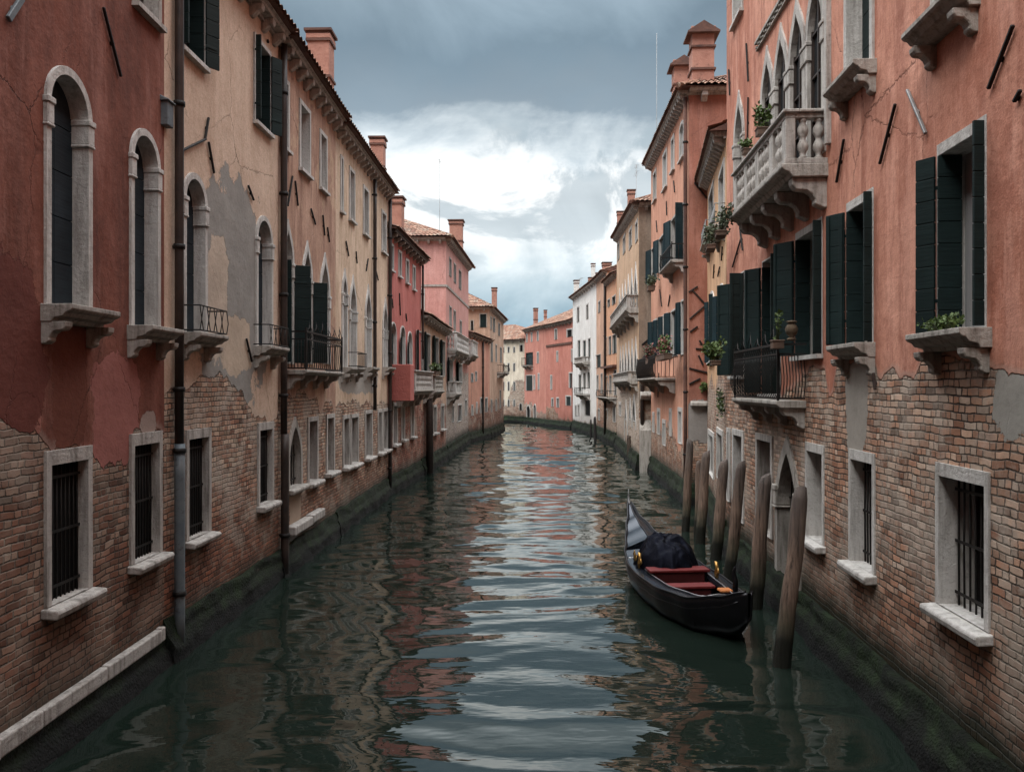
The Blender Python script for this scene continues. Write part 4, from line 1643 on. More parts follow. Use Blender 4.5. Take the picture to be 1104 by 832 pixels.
b.mat = facade_mat('coral_plaster', (.46, .185, .14), (.53, .23, .18), [(0, 2.0), (f.L * .3, 2.4), (f.L * .6, 1.5), (f.L, 1.2)], f.L, stain=(.34, .13, .10), seed=11.2, rag=.4, streak=.5, algae=.8,
                   brick=((.36, .22, .18), (.46, .32, .26), (.52, .42, .35), (.5, .42, .36)))
foundation(b, .8, .3, 11.0, step=.3)
b.walls()
cornice(f, 0, f.L, 9.95, 10, step=.8, far=True)
roof(b, pitch=22, hip0=False, hip1=False)
chimney(b, f, 577.5, 332, 350, 5, off=2.0, mat=M_terra)
chimney(b, f, 588, 334, 345, 3.5, off=4.0, mat=M_terra)
antenna(f, f.L * .9, 4, 11, f.P(597, 309, 4)[1], 1)

b = Building('red_corner_house', (3.4, 83.0), (5.45, 76.2), 9.95, 9.95, 11, 'distant coral red house with a string course, joining the white house', None)
f = b.front
for px in ((598, 601, 354, 366), (611, 617.3, 354, 363), (600, 602, 378, 390), (593.5, 595.5, 404, 420), (594.5, 597, 428.5, 438), (600, 603, 428, 439)):
    window(f, px, fw=.12, inner='glass', mat=M_stone_w, far=True)
for px in ((613.5, 617.8, 401, 418), (610, 616, 426, 437), (616, 617.8, 376, 390)):
    window(f, px, fw=.12, inner='shut', mat=M_stone_w, far=True)
mb = MB()
z = f.P(605, 371)[1]
mb.box(.1, f.L, -.08, .02, z - .1, z + .1)
f.obj('string_course', mb, M_terra2)
b.mat = facade_mat('deep_coral_plaster', (.44, .165, .125), (.52, .215, .165), [(0, 1.8), (f.L * .3, 2.0), (f.L * .55, 1.0), (f.L, .9)], f.L, stain=(.32, .11, .09), seed=12.2, rag=.4, streak=.45, algae=.8)
foundation(b, .8, .3, 12.0, step=.3)
b.walls()
cornice(f, 0, f.L, 9.95, 9.95, step=.8, far=True)
roof(b, pitch=24, hip0=True, hip1=False)
antenna(f, f.L * .55, 4, 11, f.P(605, 327, 4)[1], 1)

# ================================================================== RIGHT BANK, far to near
b = Building('white_house', (5.5, 75.5), (6.67, 66), 11.9, 12.3, 9, 'white plastered house with black shutters and two small balconies', None)
f = b.front
for px in ((622, 624.8, 330, 347), (632, 634.7, 327, 344)):
    window(f, px, fw=.13, inner='glass', mat=M_stone_w, far=True)
for px in ((623, 626, 366, 387), (628.5, 632, 366, 386), (634, 637, 364, 385), (624, 626.8, 403, 421), (629, 631.8, 401, 419), (633.5, 636.5, 400, 418)):
    window(f, px, fw=.09, inner='shut', mat=M_stone_w, far=True)
for px in ((630.5, 637, 430, 448), (620, 622, 436, 448), (623, 625, 435, 448)):
    window(f, px, fw=.13, inner='dark', mat=M_stone_w, far=True)
stone_balcony(f, f.P(626.5, 0)[0], f.P(636, 0)[0], f.P(631, 391)[1], f.P(631, 385)[1], .6, nb=10, ns=2, mat=M_stone, far=True)
iron_balcony(f, f.P(627, 0)[0], f.P(636, 0)[0], f.P(631, 425)[1], f.P(631, 418)[1], .6, nb=12, ns=2, fancy=False, frieze=False)
b.mat = facade_mat('white_plaster', (.66, .64, .62), (.76, .75, .73), [(0, 1.0), (f.L, 1.0)], f.L, stain=(.48, .44, .40), seed=13.2, rag=.3, streak=.4, algae=.9,
                   brick=((.46, .42, .36), (.52, .48, .42), (.56, .5, .46), (.5, .42, .36)))
foundation(b, 1.0, .3, 13.0, step=.3)
b.walls()
cornice(f, 0, f.L, 11.9, 12.3, step=.9, far=True, mat=M_stone_w)
roof(b, pitch=18)
chimney(b, f, 621.5, 302, 322, 6.5, off=1.2, mat=M_white_ch)
chimney(b, f, 637, 299, 312, 6, off=3.0, mat=M_terra)
chimney(b, f, 639.5, 284, 310, 5, off=4.5, mat=M_white_ch)

b = Building('narrow_salmon_house', (6.67, 66), (6.82, 60.3), 12.3, 12.3, 9, 'narrow faded salmon house with tall chimneys, between the white house and an orange one', None)
f = b.front
for px in ((645.3, 647.5, 324, 337),):
    window(f, px, fw=.1, inner='glass', mat=M_stone, far=True)
window(f, (641.5, 648, 382, 396), fw=.06, inner='shut', mat=M_stone, far=True)
for px in ((643.5, 645.5, 404, 420), (648, 650, 402, 424)):
    window(f, px, fw=.08, inner='shut', mat=M_stone, far=True)
window(f, (645, 647, 440, 453), fw=.1, inner='dark', mat=M_stone, far=True)
b.mat = facade_mat('faded_salmon_plaster', (.50, .30, .21), (.57, .36, .26), [(0, 1.6), (f.L * .5, 4.6), (f.L, 2.0)], f.L, stain=(.34, .20, .14), seed=14.2, rag=.4, streak=.7, algae=1.0)
foundation(b, 1.0, .3, 14.0, step=.3)
b.walls()
cornice(f, 0, f.L, 12.3, 12.3, step=.8, far=True)
roof(b, pitch=18)
chimney(b, f, 645, 294, 305, 6, off=1.0, mat=M_terra)
chimney(b, f, 654, 283, 300, 11, off=3.0, mat=M_terra)
pipe(f, f.L - .1, .5, 12, .09)

b = Building('orange_house', (6.82, 60.2), (6.9, 55.2), 11.4, 11.4, 9, 'orange house with two tiny top windows and a row of dark shutters', None)
f = b.front
for px in ((655.3, 658, 322, 330.5), (660, 664, 318.5, 328)):
    window(f, px, fw=.08, inner='glass', mat=M_stone, far=True)
for px in ((652, 655, 363.5, 383), (656.5, 659.3, 362, 382), (660.5, 664.6, 360, 381)):
    window(f, px, fw=.06, inner='shut', mat=M_stone, far=True)
for px in ((653, 655.5, 405, 423), (657, 659.5, 404, 424), (662, 665, 398, 426)):
    window(f, px, fw=.08, inner='shut', mat=M_stone, far=True)
window(f, (653, 655.5, 440, 452), fw=.14, inner='dark', mat=M_stone_w, far=True)
window(f, (661, 664, 436, 455), fw=.14, inner='glass', mat=M_stone_w, far=True)
mb = MB()
s0, s1 = f.P(651.5, 0)[0], f.P(665, 0)[0]
z = f.P(658, 395)[1]
mb.box(s0, s1, -.3, .02, z - .1, z + .05)
f.obj('balcony', mb, M_terra2)
iron_balcony(f, f.P(652, 0)[0], f.P(664.5, 0)[0], f.P(658, 428)[1], f.P(658, 421)[1], .6, nb=12, ns=2, fancy=False, frieze=False)
b.mat = facade_mat('orange_plaster', (.58, .29, .17), (.64, .36, .225), [(0, 4.3), (f.L * .5, 4.6), (f.L, 4.6)], f.L, stain=(.4, .22, .14), seed=15.2, rag=.4, streak=.6, algae=1.0,
                   brick=((.46, .32, .24), (.54, .40, .31), (.56, .46, .38), (.5, .40, .32)), mortar=((.36, .26, .2), (.5, .4, .3)), red_low=0)
foundation(b, 1.0, .3, 15.0, step=.3)
b.walls()
cornice(f, 0, f.L, 11.4, 11.4, step=.8, far=True)
roof(b, pitch=22)

# ---- tall ochre palace with two gothic loggias
b = Building('ochre_palace', (6.9, 55), (6.0, 39.5), 13.7, 12.6, 10, 'ochre palace with two white gothic loggias, stone balconies and a brown side wall', None)
f = b.front
for px in ((666, 668, 261, 280), (672, 674.5, 253.5, 273), (678.5, 681.5, 246, 267.5), (685.3, 688, 238, 260.5)):
    window(f, px, fw=.12, inner='glass', mat=M_stone_w, far=True)
for (xa, xb, ya, yb, da) in ((667, 688, 302, 327, -13), (668, 688, 371, 402, -7)):
    k = 6
    a0, a1 = f.P(xa, 0)[0], f.P(xb, 0)[0]
    zt = f.P((xa + xb) / 2, ya + da / 2)[1]
    zb2 = f.P((xa + xb) / 2, yb)[1]
    for q in range(k):
        window(f, r=(a0 + (a1 - a0) * q / k + .03, a0 + (a1 - a0) * (q + 1) / k - .03, zb2, zt), shape='gothic', fw=.26,
               inner=('glass' if ya < 340 else ('shut' if q in (1, 4, 5) else 'glass')), mat=M_stone_w, far=True, depth=.5)
stone_balcony(f, f.P(667.5, 0)[0], f.P(688.3, 0)[0], f.P(680, 341)[1], f.P(680, 327)[1], .55, nb=22, ns=3, brackets=6, mat=M_stone, far=True, bh=.45)
stone_balcony(f, f.P(669, 0)[0], f.P(687.5, 0)[0], f.P(680, 410)[1], f.P(680, 401)[1], .45, nb=20, ns=2, brackets=4, mat=M_stone, far=True, bh=.35)
for px, sh in (((673.5, 677, 430, 452), 'gothic'), ((682, 686, 424, 454), 'pointed'), ((667.5, 670, 433, 448), 'rect'), ((678.5, 681, 428, 452), 'gothic')):
    window(f, px, shape=sh, fw=.18, inner='glass', mat=M_stone_w, far=True)
sf = b.s1
anchor(sf, (692, 372), (699, 366), .12)
mb = MB()
mb.tube([sf.o and (0.15, -.1, .4), (.15, -.1, 5.2), (.5, -.1, 5.7), (1.4, -.1, 6.3)], .09, 8)
sf.obj('drainpipe', mb, M_pipe)
# broken ledge and stone buttress on the side wall
mb = MB()
s0, s1 = 0.0, 1.3
z = sf.P(696, 426)[1]
mb.extr([(.02, z + .2), (.02, z - .25), (-.25, z - .2), (-.4, z), (-.3, z + .15)], .05, 1.6)
sf.obj('ledge', mb, M_stone2, bevel=.03)
mb = MB()
z = sf.P(696, 452)[1]
mb.extr([(.02, z), (-.35, z - .5), (-.45, -.8), (.02, -.8)], .02, .75)
sf.obj('buttress', mb, M_stone2)
b.mat = facade_mat('ochre_plaster', (.52, .335, .21), (.58, .40, .27), [(0, 4.6), (f.L * .4, 3.8), (f.L * .8, 3.6), (f.L, 3.8)], f.L, stain=(.33, .21, .14), seed=16.2, rag=.4, streak=.7, algae=1.0,
                   brick=((.46, .34, .26), (.54, .42, .34), (.58, .49, .42), (.5, .40, .32)), mortar=((.38, .30, .24), (.5, .42, .34)), red_low=0)
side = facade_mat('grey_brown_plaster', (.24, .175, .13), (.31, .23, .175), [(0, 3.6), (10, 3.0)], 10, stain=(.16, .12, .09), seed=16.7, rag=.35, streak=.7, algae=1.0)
foundation(b, .9, .3, 16.0, step=.25)
foundation(b, .9, .2, 16.5, s1=2.5, face=sf)
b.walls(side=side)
cornice(f, 0, f.L, 13.7, 12.6, step=.6, far=True)
cornice(sf, 0, b.depth, 12.6, 12.6, step=.7, far=True)
roof(b, pitch=20, hip0=False, hip1=True)
chimney(b, f, 680.5, 205, 230, 9.5, off=1.2, mat=M_terra)
chimney(b, f, 668.5, 228, 246, 8, off=1.2, mat=M_terra)
s, z = f.P(686, 230, 2.2)
antenna(f, s, 2.2, 12.9, f.P(686, 178, 2.2)[1], 2)

# ---- tall salmon house, side wall turned to the viewer
b = Building('tall_salmon_house', (6.5, 39), (5.93, 28), 14.3, 13.9, 10, 'tall salmon house with blue-green shutters, reddish side wall and two big chimneys', None)
f = b.front
R3 = b
for px in ((704.5, 708, 184, 216), (715, 719.5, 163, 203), (724, 727.5, 147, 184), (733, 738, 131, 171)):
    window(f, px, fw=.12, inner='curtain' if px[0] in (715, 733) else 'glass', mat=M_stone_w, bars=None, sill='thin', shape='segment' if px[0] == 733 else 'rect')
for px in ((702.8, 708.5, 265, 302), (711, 717, 254, 291)):
    wn, q = window(f, px, fw=.06, inner='shutb', mat=M_stone, depth=.15)
    shutter(f, wn, q[0], q[2], q[3], (q[1] - q[0]) * .3, 165, 'l', M_shut_b)
wn, q = window(f, (724, 738, 228, 286), fw=.08, inner='shutb', mat=M_stone)
s0, s1, z0, z1 = q
shutter(f, wn, s0 + .02, z0, z1, (s1 - s0) * .2, 165, 'l', M_shut_b)
shutter(f, wn, s1 - .1, z0, z1, (s1 - s0) * .08, 95, 'r', M_shut_b)
iron_balcony(f, s0 + .2, s1 + .1, z0 - .05, z0 + .5, .45, belly=.06, nb=12, ns=3, brackets=2, fancy=False, frieze=False)
for px in ((704.5, 709, 344, 384), (710, 714.5, 342, 384), (715.5, 720, 338, 382), (724, 731, 333, 384), (735, 740.5, 322, 382)):
    wn, q = window(f, px, fw=.07, inner='shutb', mat=M_stone_w, depth=.18)
    shutter(f, wn, q[0], q[2] + .02, q[3] - .05, (q[1] - q[0]) * .3, 162, 'l', M_shut_b)
iron_balcony(f, f.P(705, 0)[0], f.P(728, 0)[0], f.P(715, 408)[1], f.P(715, 386)[1], .75, belly=.08, nb=30, ns=5, brackets=3, fancy=False, frieze=False, rr=.013, bh=.5)
for px, sh in (((722, 724.6, 440, 470), 'rect'), ((731.5, 736, 439, 478), 'rect'), ((709, 712, 440, 468), 'rect'), ((704, 706, 444, 466), 'rect'), ((714.5, 718, 452, 480), 'rect'), ((738, 741, 438, 476), 'rect')):
    window(f, px, shape=sh, fw=.16, inner='glass', mat=M_stone_w, bars=None, depth=.2)
for p, q in (((719, 217), (719.6, 232)), ((708, 238), (709, 250)), ((711, 402), (710, 428)), ((723, 318), (721, 330)), ((727, 195), (728, 207)), ((712, 312), (714, 330))):
    anchor(f, p, q, .1)
sf = b.s1
for p, q in (((748.5, 197), (762, 214)), ((742.5, 315), (752, 309)), ((746.5, 313), (761, 329)), ((743.5, 344), (762, 328)), ((744, 358), (752, 352)), ((754, 367), (757, 372)),
             ((753, 383), (758, 394)), ((743, 397), (763, 402)), ((743, 414), (755, 408)), ((750, 376), (763, 377))):
    anchor(sf, p, q, .085, M_pipe if p[1] < 350 else M_iron)
mb = MB()
z = sf.P(752, 435)[1]
mb.extr([(.02, z + .1), (.02, z - .1), (-.22, z - .08), (-.22, z + .04)], .05, .75)
sf.obj('ledge', mb, M_stone2, bevel=.02)
gp = sf.P(752, 455)
b.mat = facade_mat('salmon_red_plaster', (.53, .25, .165), (.62, .33, .23), [(0, 2.4), (f.L * .3, 2.2), (f.L * .6, 2.6), (f.L * .8, 1.6), (f.L, 2.2)], f.L, stain=(.36, .16, .105), seed=17.2, rag=.35, streak=.45, algae=1.0,
                   patches=[(f.L + .4, gp[1], .55, .75, (.27, .25, .235), True)])
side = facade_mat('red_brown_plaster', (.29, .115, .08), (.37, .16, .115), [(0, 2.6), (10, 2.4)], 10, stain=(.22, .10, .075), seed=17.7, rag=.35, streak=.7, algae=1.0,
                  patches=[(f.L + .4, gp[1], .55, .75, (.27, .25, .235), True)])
foundation(b, .85, .28, 17.0)
foundation(b, .85, .2, 17.5, s1=1.2, face=sf)
pipe(f, f.L - .1, .9, 13.7, .065, M_terra2)
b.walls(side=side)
cornice(f, 0, f.L, 14.3, 13.9, step=.42, proj=.36, far=True)
cornice(sf, 0, b.depth, 13.9, 13.9, step=1.0, proj=.34, bw=.2, bh=.28)
roof(b, pitch=24, hip0=False, hip1=True)
chim(f, f.L - .75, .55, 14.1, 16.35, .92, M_terra, 'tiled')
chim(f, f.L - 5.6, .62, 14.1, 17.1, .92, M_terra, 'tiled')
chim(f, f.L - 8.6, .9, 14.3, 15.3, .8, M_terra, 'tiled')
s, z = f.P(708, 36, 3.0)
antenna(f, s, 3.0, 14.4, z, 0)

# ---- yellow house set back
b = Building('yellow_house', (6.55, 28.0), (5.22, 20.35), 10.85, 10.2, 9, 'narrow yellow ochre house set back between the two salmon ones', None)
f = b.front
R2 = b
for px in ((764.8, 770, 203, 262), (775.8, 781.8, 180, 248)):
    wn, q = window(f, px, fw=.12, inner='curtain' if px[0] > 770 else 'shutb', mat=M_stone_w, bars=None, sill='moulded', over=.03)
    mb = MB()
    s0, s1, z0, _ = q
    for z in (z0 + .04, z0 + .5):
        mb.tube([(s0, 0, z), (s0, -.25, z), (s1, -.25, z), (s1, 0, z)], .013, 5)
    for k in range(9):
        x = s0 + (s1 - s0) * k / 8
        mb.tube([(x, -.25, z0 + .04), (x, -.25, z0 + .5)], .009, 4)
    f.obj('window_rail', mb, M_metal, wn)
for px in ((765, 770.5, 314, 390), (774.5, 781.5, 306, 388)):
    wn, q = window(f, px, shape='segment', fw=.1, inner='shutb', mat=M_stone_w, depth=.2, sill='thin')
    shutter(f, wn, q[0] + .05, q[2], q[3] - .2, .22, 155, 'l', M_shut_b)
    shutter(f, wn, q[1] - .05, q[2], q[3] - .2, .12, 95, 'r', M_shut_b)
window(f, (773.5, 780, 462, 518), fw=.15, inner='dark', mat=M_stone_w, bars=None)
window(f, (764, 770, 464, 512), fw=.15, inner='glass', mat=M_stone_w, bars=None)
for p, q in (((771, 285), (770, 300)), ((777, 288), (775, 298)), ((780, 266), (779, 281))):
    anchor(f, p, q, .05)
pp = bnd(f, [(762.5, 425), (766, 400), (771, 420), (775, 396), (779, 405), (783, 398)])
b.mat = facade_mat('yellow_plaster', (.58, .33, .19), (.66, .42, .25), pp, f.L, stain=(.40, .24, .15), seed=18.2, rag=.4, streak=.7, algae=.9, pale=.6, red_low=.2,
                   brick=((.26, .12, .08), (.40, .22, .15), (.46, .33, .25), (.46, .39, .33)))
foundation(b, .85, .25, 18.0)
b.walls()
cornice(f, 0, f.L, 10.85, 10.2, step=.5, proj=.36, bw=.16, bh=.22)
roof(b, pitch=18)

# ---- big salmon palace, nearest on the right
b = Building('salmon_palace', (5.22, 20.3), (3.28, -12.0), 20, 20, 10, 'big salmon pink palace over bare brick with gothic windows and a balustraded stone balcony', None)
f = b.front
R1 = b
LL = f.L


def near_shutters(wn, q, wl=.21, outer=148, wr=.10, rv=True, dp=.24):
    s0, s1, z0, z1 = q
    ww = s1 - s0
    shutter(f, wn, s0 + .045, z0 + .015, z1 - .125, ww * wl, outer, 'l')
    if rv:
        shutter(f, wn, s0 + .075, z0 + .015, z1 - .125, dp, -89, 'l', y=-.03, hinge=False)
    shutter(f, wn, s1 + .012, z0 + .015, z1 - .06, wr, 94, 'r', y=-.035)


wn, q = window(f, (1011, 1064, 141, 357), fw=.03, proud=.01, inner='curtain', mat=M_stone_w, sill='moulded', over=.10, depth=.32, sillp=.30, topw=.12)
near_shutters(wn, q)
rA = q
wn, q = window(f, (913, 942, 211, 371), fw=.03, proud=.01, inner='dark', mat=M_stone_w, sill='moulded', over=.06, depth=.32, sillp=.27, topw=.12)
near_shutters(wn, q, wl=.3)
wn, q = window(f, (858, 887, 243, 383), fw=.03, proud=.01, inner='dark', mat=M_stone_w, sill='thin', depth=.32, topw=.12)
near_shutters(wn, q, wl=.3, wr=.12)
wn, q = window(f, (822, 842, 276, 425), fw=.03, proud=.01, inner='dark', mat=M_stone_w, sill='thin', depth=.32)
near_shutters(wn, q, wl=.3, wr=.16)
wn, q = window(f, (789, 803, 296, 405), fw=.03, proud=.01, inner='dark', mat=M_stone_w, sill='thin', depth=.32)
near_shutters(wn, q, wl=.3, wr=.3)
# lower windows
for px, g in (((1010, 1068, 503, 664), True), ((916, 944, 486, 611), True), ((869, 889, 478, 582), False)):
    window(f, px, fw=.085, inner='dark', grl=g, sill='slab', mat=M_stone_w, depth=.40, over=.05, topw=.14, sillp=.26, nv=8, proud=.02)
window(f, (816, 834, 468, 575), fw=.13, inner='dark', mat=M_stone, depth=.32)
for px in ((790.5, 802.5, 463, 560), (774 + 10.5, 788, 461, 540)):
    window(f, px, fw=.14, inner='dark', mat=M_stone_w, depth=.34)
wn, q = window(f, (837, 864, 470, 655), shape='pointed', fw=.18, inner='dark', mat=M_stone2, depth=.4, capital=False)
s0, s1, z0, z1 = q
for a, c in ((s0 - .03, s0 + .23), (s1 - .23, s1 + .03)):
    mb = MB()
    zc = f.P(850, 530)[1]
    mb.box(a, c, -.09, .2, zc - .05, zc + .05)
    mb.box(a + .02, c - .02, -.07, .2, zc - .32, zc - .06)
    mb.box(a - .005, c + .005, -.085, .2, zc - .37, zc - .33)
    f.obj('capital', mb, M_stone2, wn, bevel=.012)
grille(f, wn, s0 + .18, s1 - .18, f.P(850, 545)[1], z1 - .5, y=.2, nv=5)
# upper floor
sB0, sB1 = f.P(821, 0)[0], f.P(891, 0)[0]
for k in range(4):
    a, c = sB0 + (sB1 - sB0) * k / 4, sB0 + (sB1 - sB0) * (k + 1) / 4
    wn, q = window(f, r=(a + .004, c - .004, 7.56, 10.62), shape='gothic', fw=.15, inner='glass', mat=M_stone, depth=.13, capital=True, bars=(1, 3))
wn, q = window(f, (792, 803, 97, 215), shape='gothic', fw=.15, inner='curtain', mat=M_stone, depth=.35, capital=True, sill='thin')
mb = MB()
a0, a1 = sB0 - .25, sB1 + .25
mb.box(a0, a1, -.09, .02, 10.93, 10.98)
mb.box(a0, a1, -.06, .02, 10.80, 10.83)
n_ = int((a1 - a0) / .14)
for k in range(n_):
    s = a0 + (a1 - a0) * (k + .5) / n_
    mb.box(s - .03, s + .03, -.075, .02, 10.835 + (.045 if k % 2 else 0), 10.875 + (.05 if k % 2 else 0))
f.obj('string_course', mb, M_stone2)
mb = MB()
mb.box(a1 - .12, a1 - .02, -.08, .02, 7.6, 10.8)
f.obj('pilaster', mb, M_stone, bevel=.01)
stone_balcony(f, f.P(791, 0, -.62)[0], f.P(892, 0)[0], f.P(848, 176, -.62)[1], f.P(848, 117, -.62)[1], .62, nb=15, ns=2, brackets=5, mat=M_stone, bh=.46, post=.15, mid=(.27, .5, .76))
wn, q = window(f, (912, 943, -120, 82), fw=.10, inner='shut', mat=M_stone_w, sill='moulded', over=.08, depth=.25)
wn, q = window(f, (1006, 1052, -420, 12), fw=.10, inner='shut', mat=M_stone_w, sill='moulded', over=.1, depth=.25)
wn, q = window(f, (790.8, 801.5, -60, 20), fw=.10, inner='glass', mat=M_stone_w, sill='thin', depth=.25)
window(f, r=(LL - 11.2, LL - 10.1, 4.75, 6.9), fw=.10, inner='shut', mat=M_stone_w, sill='moulded')
window(f, r=(LL - 11.0, LL - 10.0, 1.85, 3.2), fw=.13, inner='dark', mat=M_stone_w, sill='slab', grl=True)
# bulging iron balcony before the two middle shutters
iron_balcony(f, f.P(789, 0, -.5)[0], f.P(868, 0)[0], f.P(850, 433, -.5)[1], f.P(850, 368, -.5)[1], .44, belly=.13, nb=28, ns=9, brackets=4, slab=.12, rr=.009, bh=.34)
for p, q, mt in (((1096, 27), (1069, 96), None), ((981, 97), (1001, 144), M_metal), ((968, 112), (951, 177), None), ((912, 150), (904, 197), None), ((806, 47), (808, 88), None), ((787, 75), (788, 103), None),
                 ((800, 258), (791, 288), None), ((799, 245), (802, 270), None), ((1104, 97), (1097, 110), None), ((944, 402), (946, 420), M_pipe), ((808, 105), (807, 160), M_pipe)):
    anchor(f, p, q, .045, mt)
pts = bnd(f, [(785, 400), (795, 408), (806, 404), (818, 425), (840, 428), (868, 405), (876, 392), (889, 400), (894, 424), (899, 418), (903, 386), (944, 386), (947, 402), (957, 398), (962, 392), (972, 404),
              (985, 408), (990, 392), (998, 384), (1062, 384), (1072, 400), (1082, 392), (1104, 404)])
pts += [(LL - 10, 4.3), (LL, 4.3)]
c1, c2 = f.P(923, 435), f.P(1091, 408)
b.mat = facade_mat('salmon_palace_plaster', (.41, .155, .10), (.60, .295, .21), pts, LL, stain=(.29, .105, .07), seed=19.2, rag=.12, streak=.85, algae=.98, pale=.85, red_low=.4,
                   patches=[(c1[0] + .02, c1[1], .43, .72, (.33, .30, .265), False), (c2[0] + .30, c2[1] + .05, .62, .60, (.33, .315, .285), False)],
                   brick=((.28, .13, .08), (.44, .235, .15), (.52, .36, .265), (.50, .43, .36)))
foundation(b, .58, .16, 19.0, s1=LL - 7, bulge=.06, step=.12)
b.walls()
cornice(f, 0, LL, 20, 20)
roof(b, tiles=False)

# ================================================================== MOORING POLES
def pole_mat():
    m, t, p = new_mat('mooring_wood')
    co = t.coord()
    x, y, z = t.sep(co)
    g = t.noise(t.xyz(t.mul(x, 22), t.mul(y, 22), t.mul(z, 1.6)), 1.0, 6, .65)
    n = t.noise(co, 1.8, 5, .6)
    col = t.mix(t.mapr(g, .3, .7), (.060, .037, .026), (.26, .175, .13))
    grey = t.mapr(t.add(z, t.mul(t.sub(n, .5), 1.2)), 1.5, 2.3)
    col = t.mix(t.mul(grey, .75), col, t.mix(g, (.018, .016, .016), (.11, .095, .09)))
    crack = t.mapr(g, .42, .34)
    col = t.mix(t.mul(crack, .8), col, (.02, .014, .011))
    wet = t.mapr(t.add(z, t.mul(t.sub(n, .5), .4)), .62, .34)
    weed = t.mapr(t.add(z, t.mul(t.sub(n, .5), .7)), .95, .55)
    col = t.mix(t.mul(weed, .7), col, t.mix(g, (.012, .018, .008), (.045, .055, .025)))
    col = t.mix(t.mul(wet, .94), col, (.008, .009, .007))
    t.put(p.inputs['Base Color'], col)
    t.put(p.inputs['Roughness'], t.mixf(wet, .85, .4))
    t.put(p.inputs['Normal'], t.bump(t.add(g, t.mul(n, .5)), 1.0, .03))
    return m


M_pole = pole_mat()
M_post = simple('tarred_wood', (.010, .009, .009), (.028, .022, .02), 6, .75, .01, stretch=(4, 4, 1))


def pole(px_t, px_b, wpx, label, group, name='mooring_pole', Y=None, cut=.35, dark=False):
    xb, yb = px_b
    Y = Y or FPX * CAMZ / (yb - CY)
    X = (xb - CX) / FPX * Y
    xt, yt = px_t
    z = CAMZ - (yt - CY) / FPX * Y
    Xt = (xt - CX) / FPX * Y
    rr = wpx / FPX * Y / 2 * .9
    mb = MB()
    N = 22
    nr = 14
    sd = random.uniform(0, 50)
    lean = Xt - X
    ly = random.uniform(-.1, .1)

    def fn(a, c):
        zz = -1.0 + (z + 1.0) * a
        t = max(0, zz) / z
        an = 2 * math.pi * c
        r_ = rr * (1.06 - .16 * t)
        top = max(0, (a - .93) / .07)
        r_ *= math.sqrt(max(.0, 1 - top ** 2 * .45))
        wob = Vector((mnoise.noise((zz * .9, sd, 0)), mnoise.noise((zz * .9, sd, 9)), 0)) * .035
        k = 1 + .13 * mnoise.noise((math.cos(an) * 1.6, math.sin(an) * 1.6 + sd, zz * 1.3)) + .07 * mnoise.noise((math.cos(an) * 4, math.sin(an) * 4 + sd, zz * 4))
        return (lean * t + wob.x + r_ * k * math.cos(an), ly * t + wob.y + r_ * k * math.sin(an), zz + (cut * rr * math.cos(an + sd) * (1 if a > .97 else 0)))
    mb.grid(fn, N, nr)
    i = len(mb.v)
    mb.f.append(tuple(N * (nr + 1) + q for q in range(nr)))
    mb.s.append(False)
    o = mb.build(name, M_post if name == 'mooring_post' else M_pole, None)
    o.location = (X, Y, 0)
    tag(o, label, 'mooring pole', group)
    return o


G1 = 'mooring poles along the salmon palace'
pole((866, 527), (843, 718), 19.5, 'thickest leaning wooden mooring pole, in the open water past the gondola stern', G1)
pole((826, 512), (813, 655), 17, 'wooden mooring pole rising just behind the gondola stern', G1)
pole((799, 497), (785, 625), 13, 'slim mooring pole with a narrow top, leaning, beside the gondola tarpaulin', G1)
pole((782, 497), (772, 603), 13, 'mooring pole with a rounded dark top, third one beyond the gondola stern', G1)
pole((762, 487), (755, 585), 11.5, 'mooring pole with a blackened top, standing beside a shorter pale one', G1)
pole((753, 497), (751.5, 577), 7, 'short pale mooring pole half hidden by the darker one beside it', G1)
pole((744, 474), (739, 573), 9.5, 'tallest straight mooring pole, standing closest to the yellow house', G1)
G2 = 'dark mooring posts before the white and orange houses'
for (t_, b_, w_, lb) in (((637, 452), (637, 471), 2.2, 'thinnest dark mooring post before the white house, beside a thick black one'),
                         ((641.3, 449.5), (641.3, 476.5), 3.4, 'thick black mooring post standing before the white house'),
                         ((659, 450), (659, 477), 2.6, 'dark straight mooring post before the orange house'),
                         ((664.5, 450), (663.5, 476), 2.8, 'dark slightly leaning mooring post between the orange house and the ochre palace'),
                         ((672, 474), (671, 486), 3.4, 'short dark stump at the foot of the ochre palace')):
    pole(t_, b_, w_, lb, G2, name='mooring_post')

# wooden landing frame at the ochre palace
Yc = FPX * CAMZ / (497.5 - CY)
x0, x1 = (678 - CX) / FPX * Yc, (689.5 - CX) / FPX * Yc
r_ = empty('landing_stage', ((x0 + x1) / 2, Yc, 0))
tag(r_, 'small dark timber landing stage with railing at the foot of the ochre palace', 'landing stage')
hw = (x1 - x0) / 2
M_oldwood = simple('old_timber', (.05, .032, .024), (.12, .085, .065), 6, .85, .01, stretch=(4, 4, 1))
mb = MB()
for k in range(5):
    mb.box(-hw, hw, -.35 + k * .16, -.35 + k * .16 + .14, .18, .25)
mb.build('deck', M_stone, r_, bevel=.01)
mb = MB()
for sx in (-1, 1):
    for sy in (-.3, .4):
        mb.box(sx * hw - .04, sx * hw + .04, sy - .04, sy + .04, -.8, 1.38)
    mb.box(sx * hw - .03, sx * hw + .03, -.259, .359, 1.25, 1.33)
mb.build('post', M_oldwood, r_)
mb = MB()
for z in (.42, .62, .80, 1.28):
    mb.box(-hw + .041, hw - .041, -.33, -.28, z, z + .09)
for k in range(4):
    x = -hw + 2 * hw * (k + .5) / 4
    mb.tube([(x - .06, -.305, .9), (x + .06, -.305, 1.27)], .022, 5)
    mb.tube([(x + .06, -.30, .9), (x - .06, -.30, 1.27)], .022, 5)
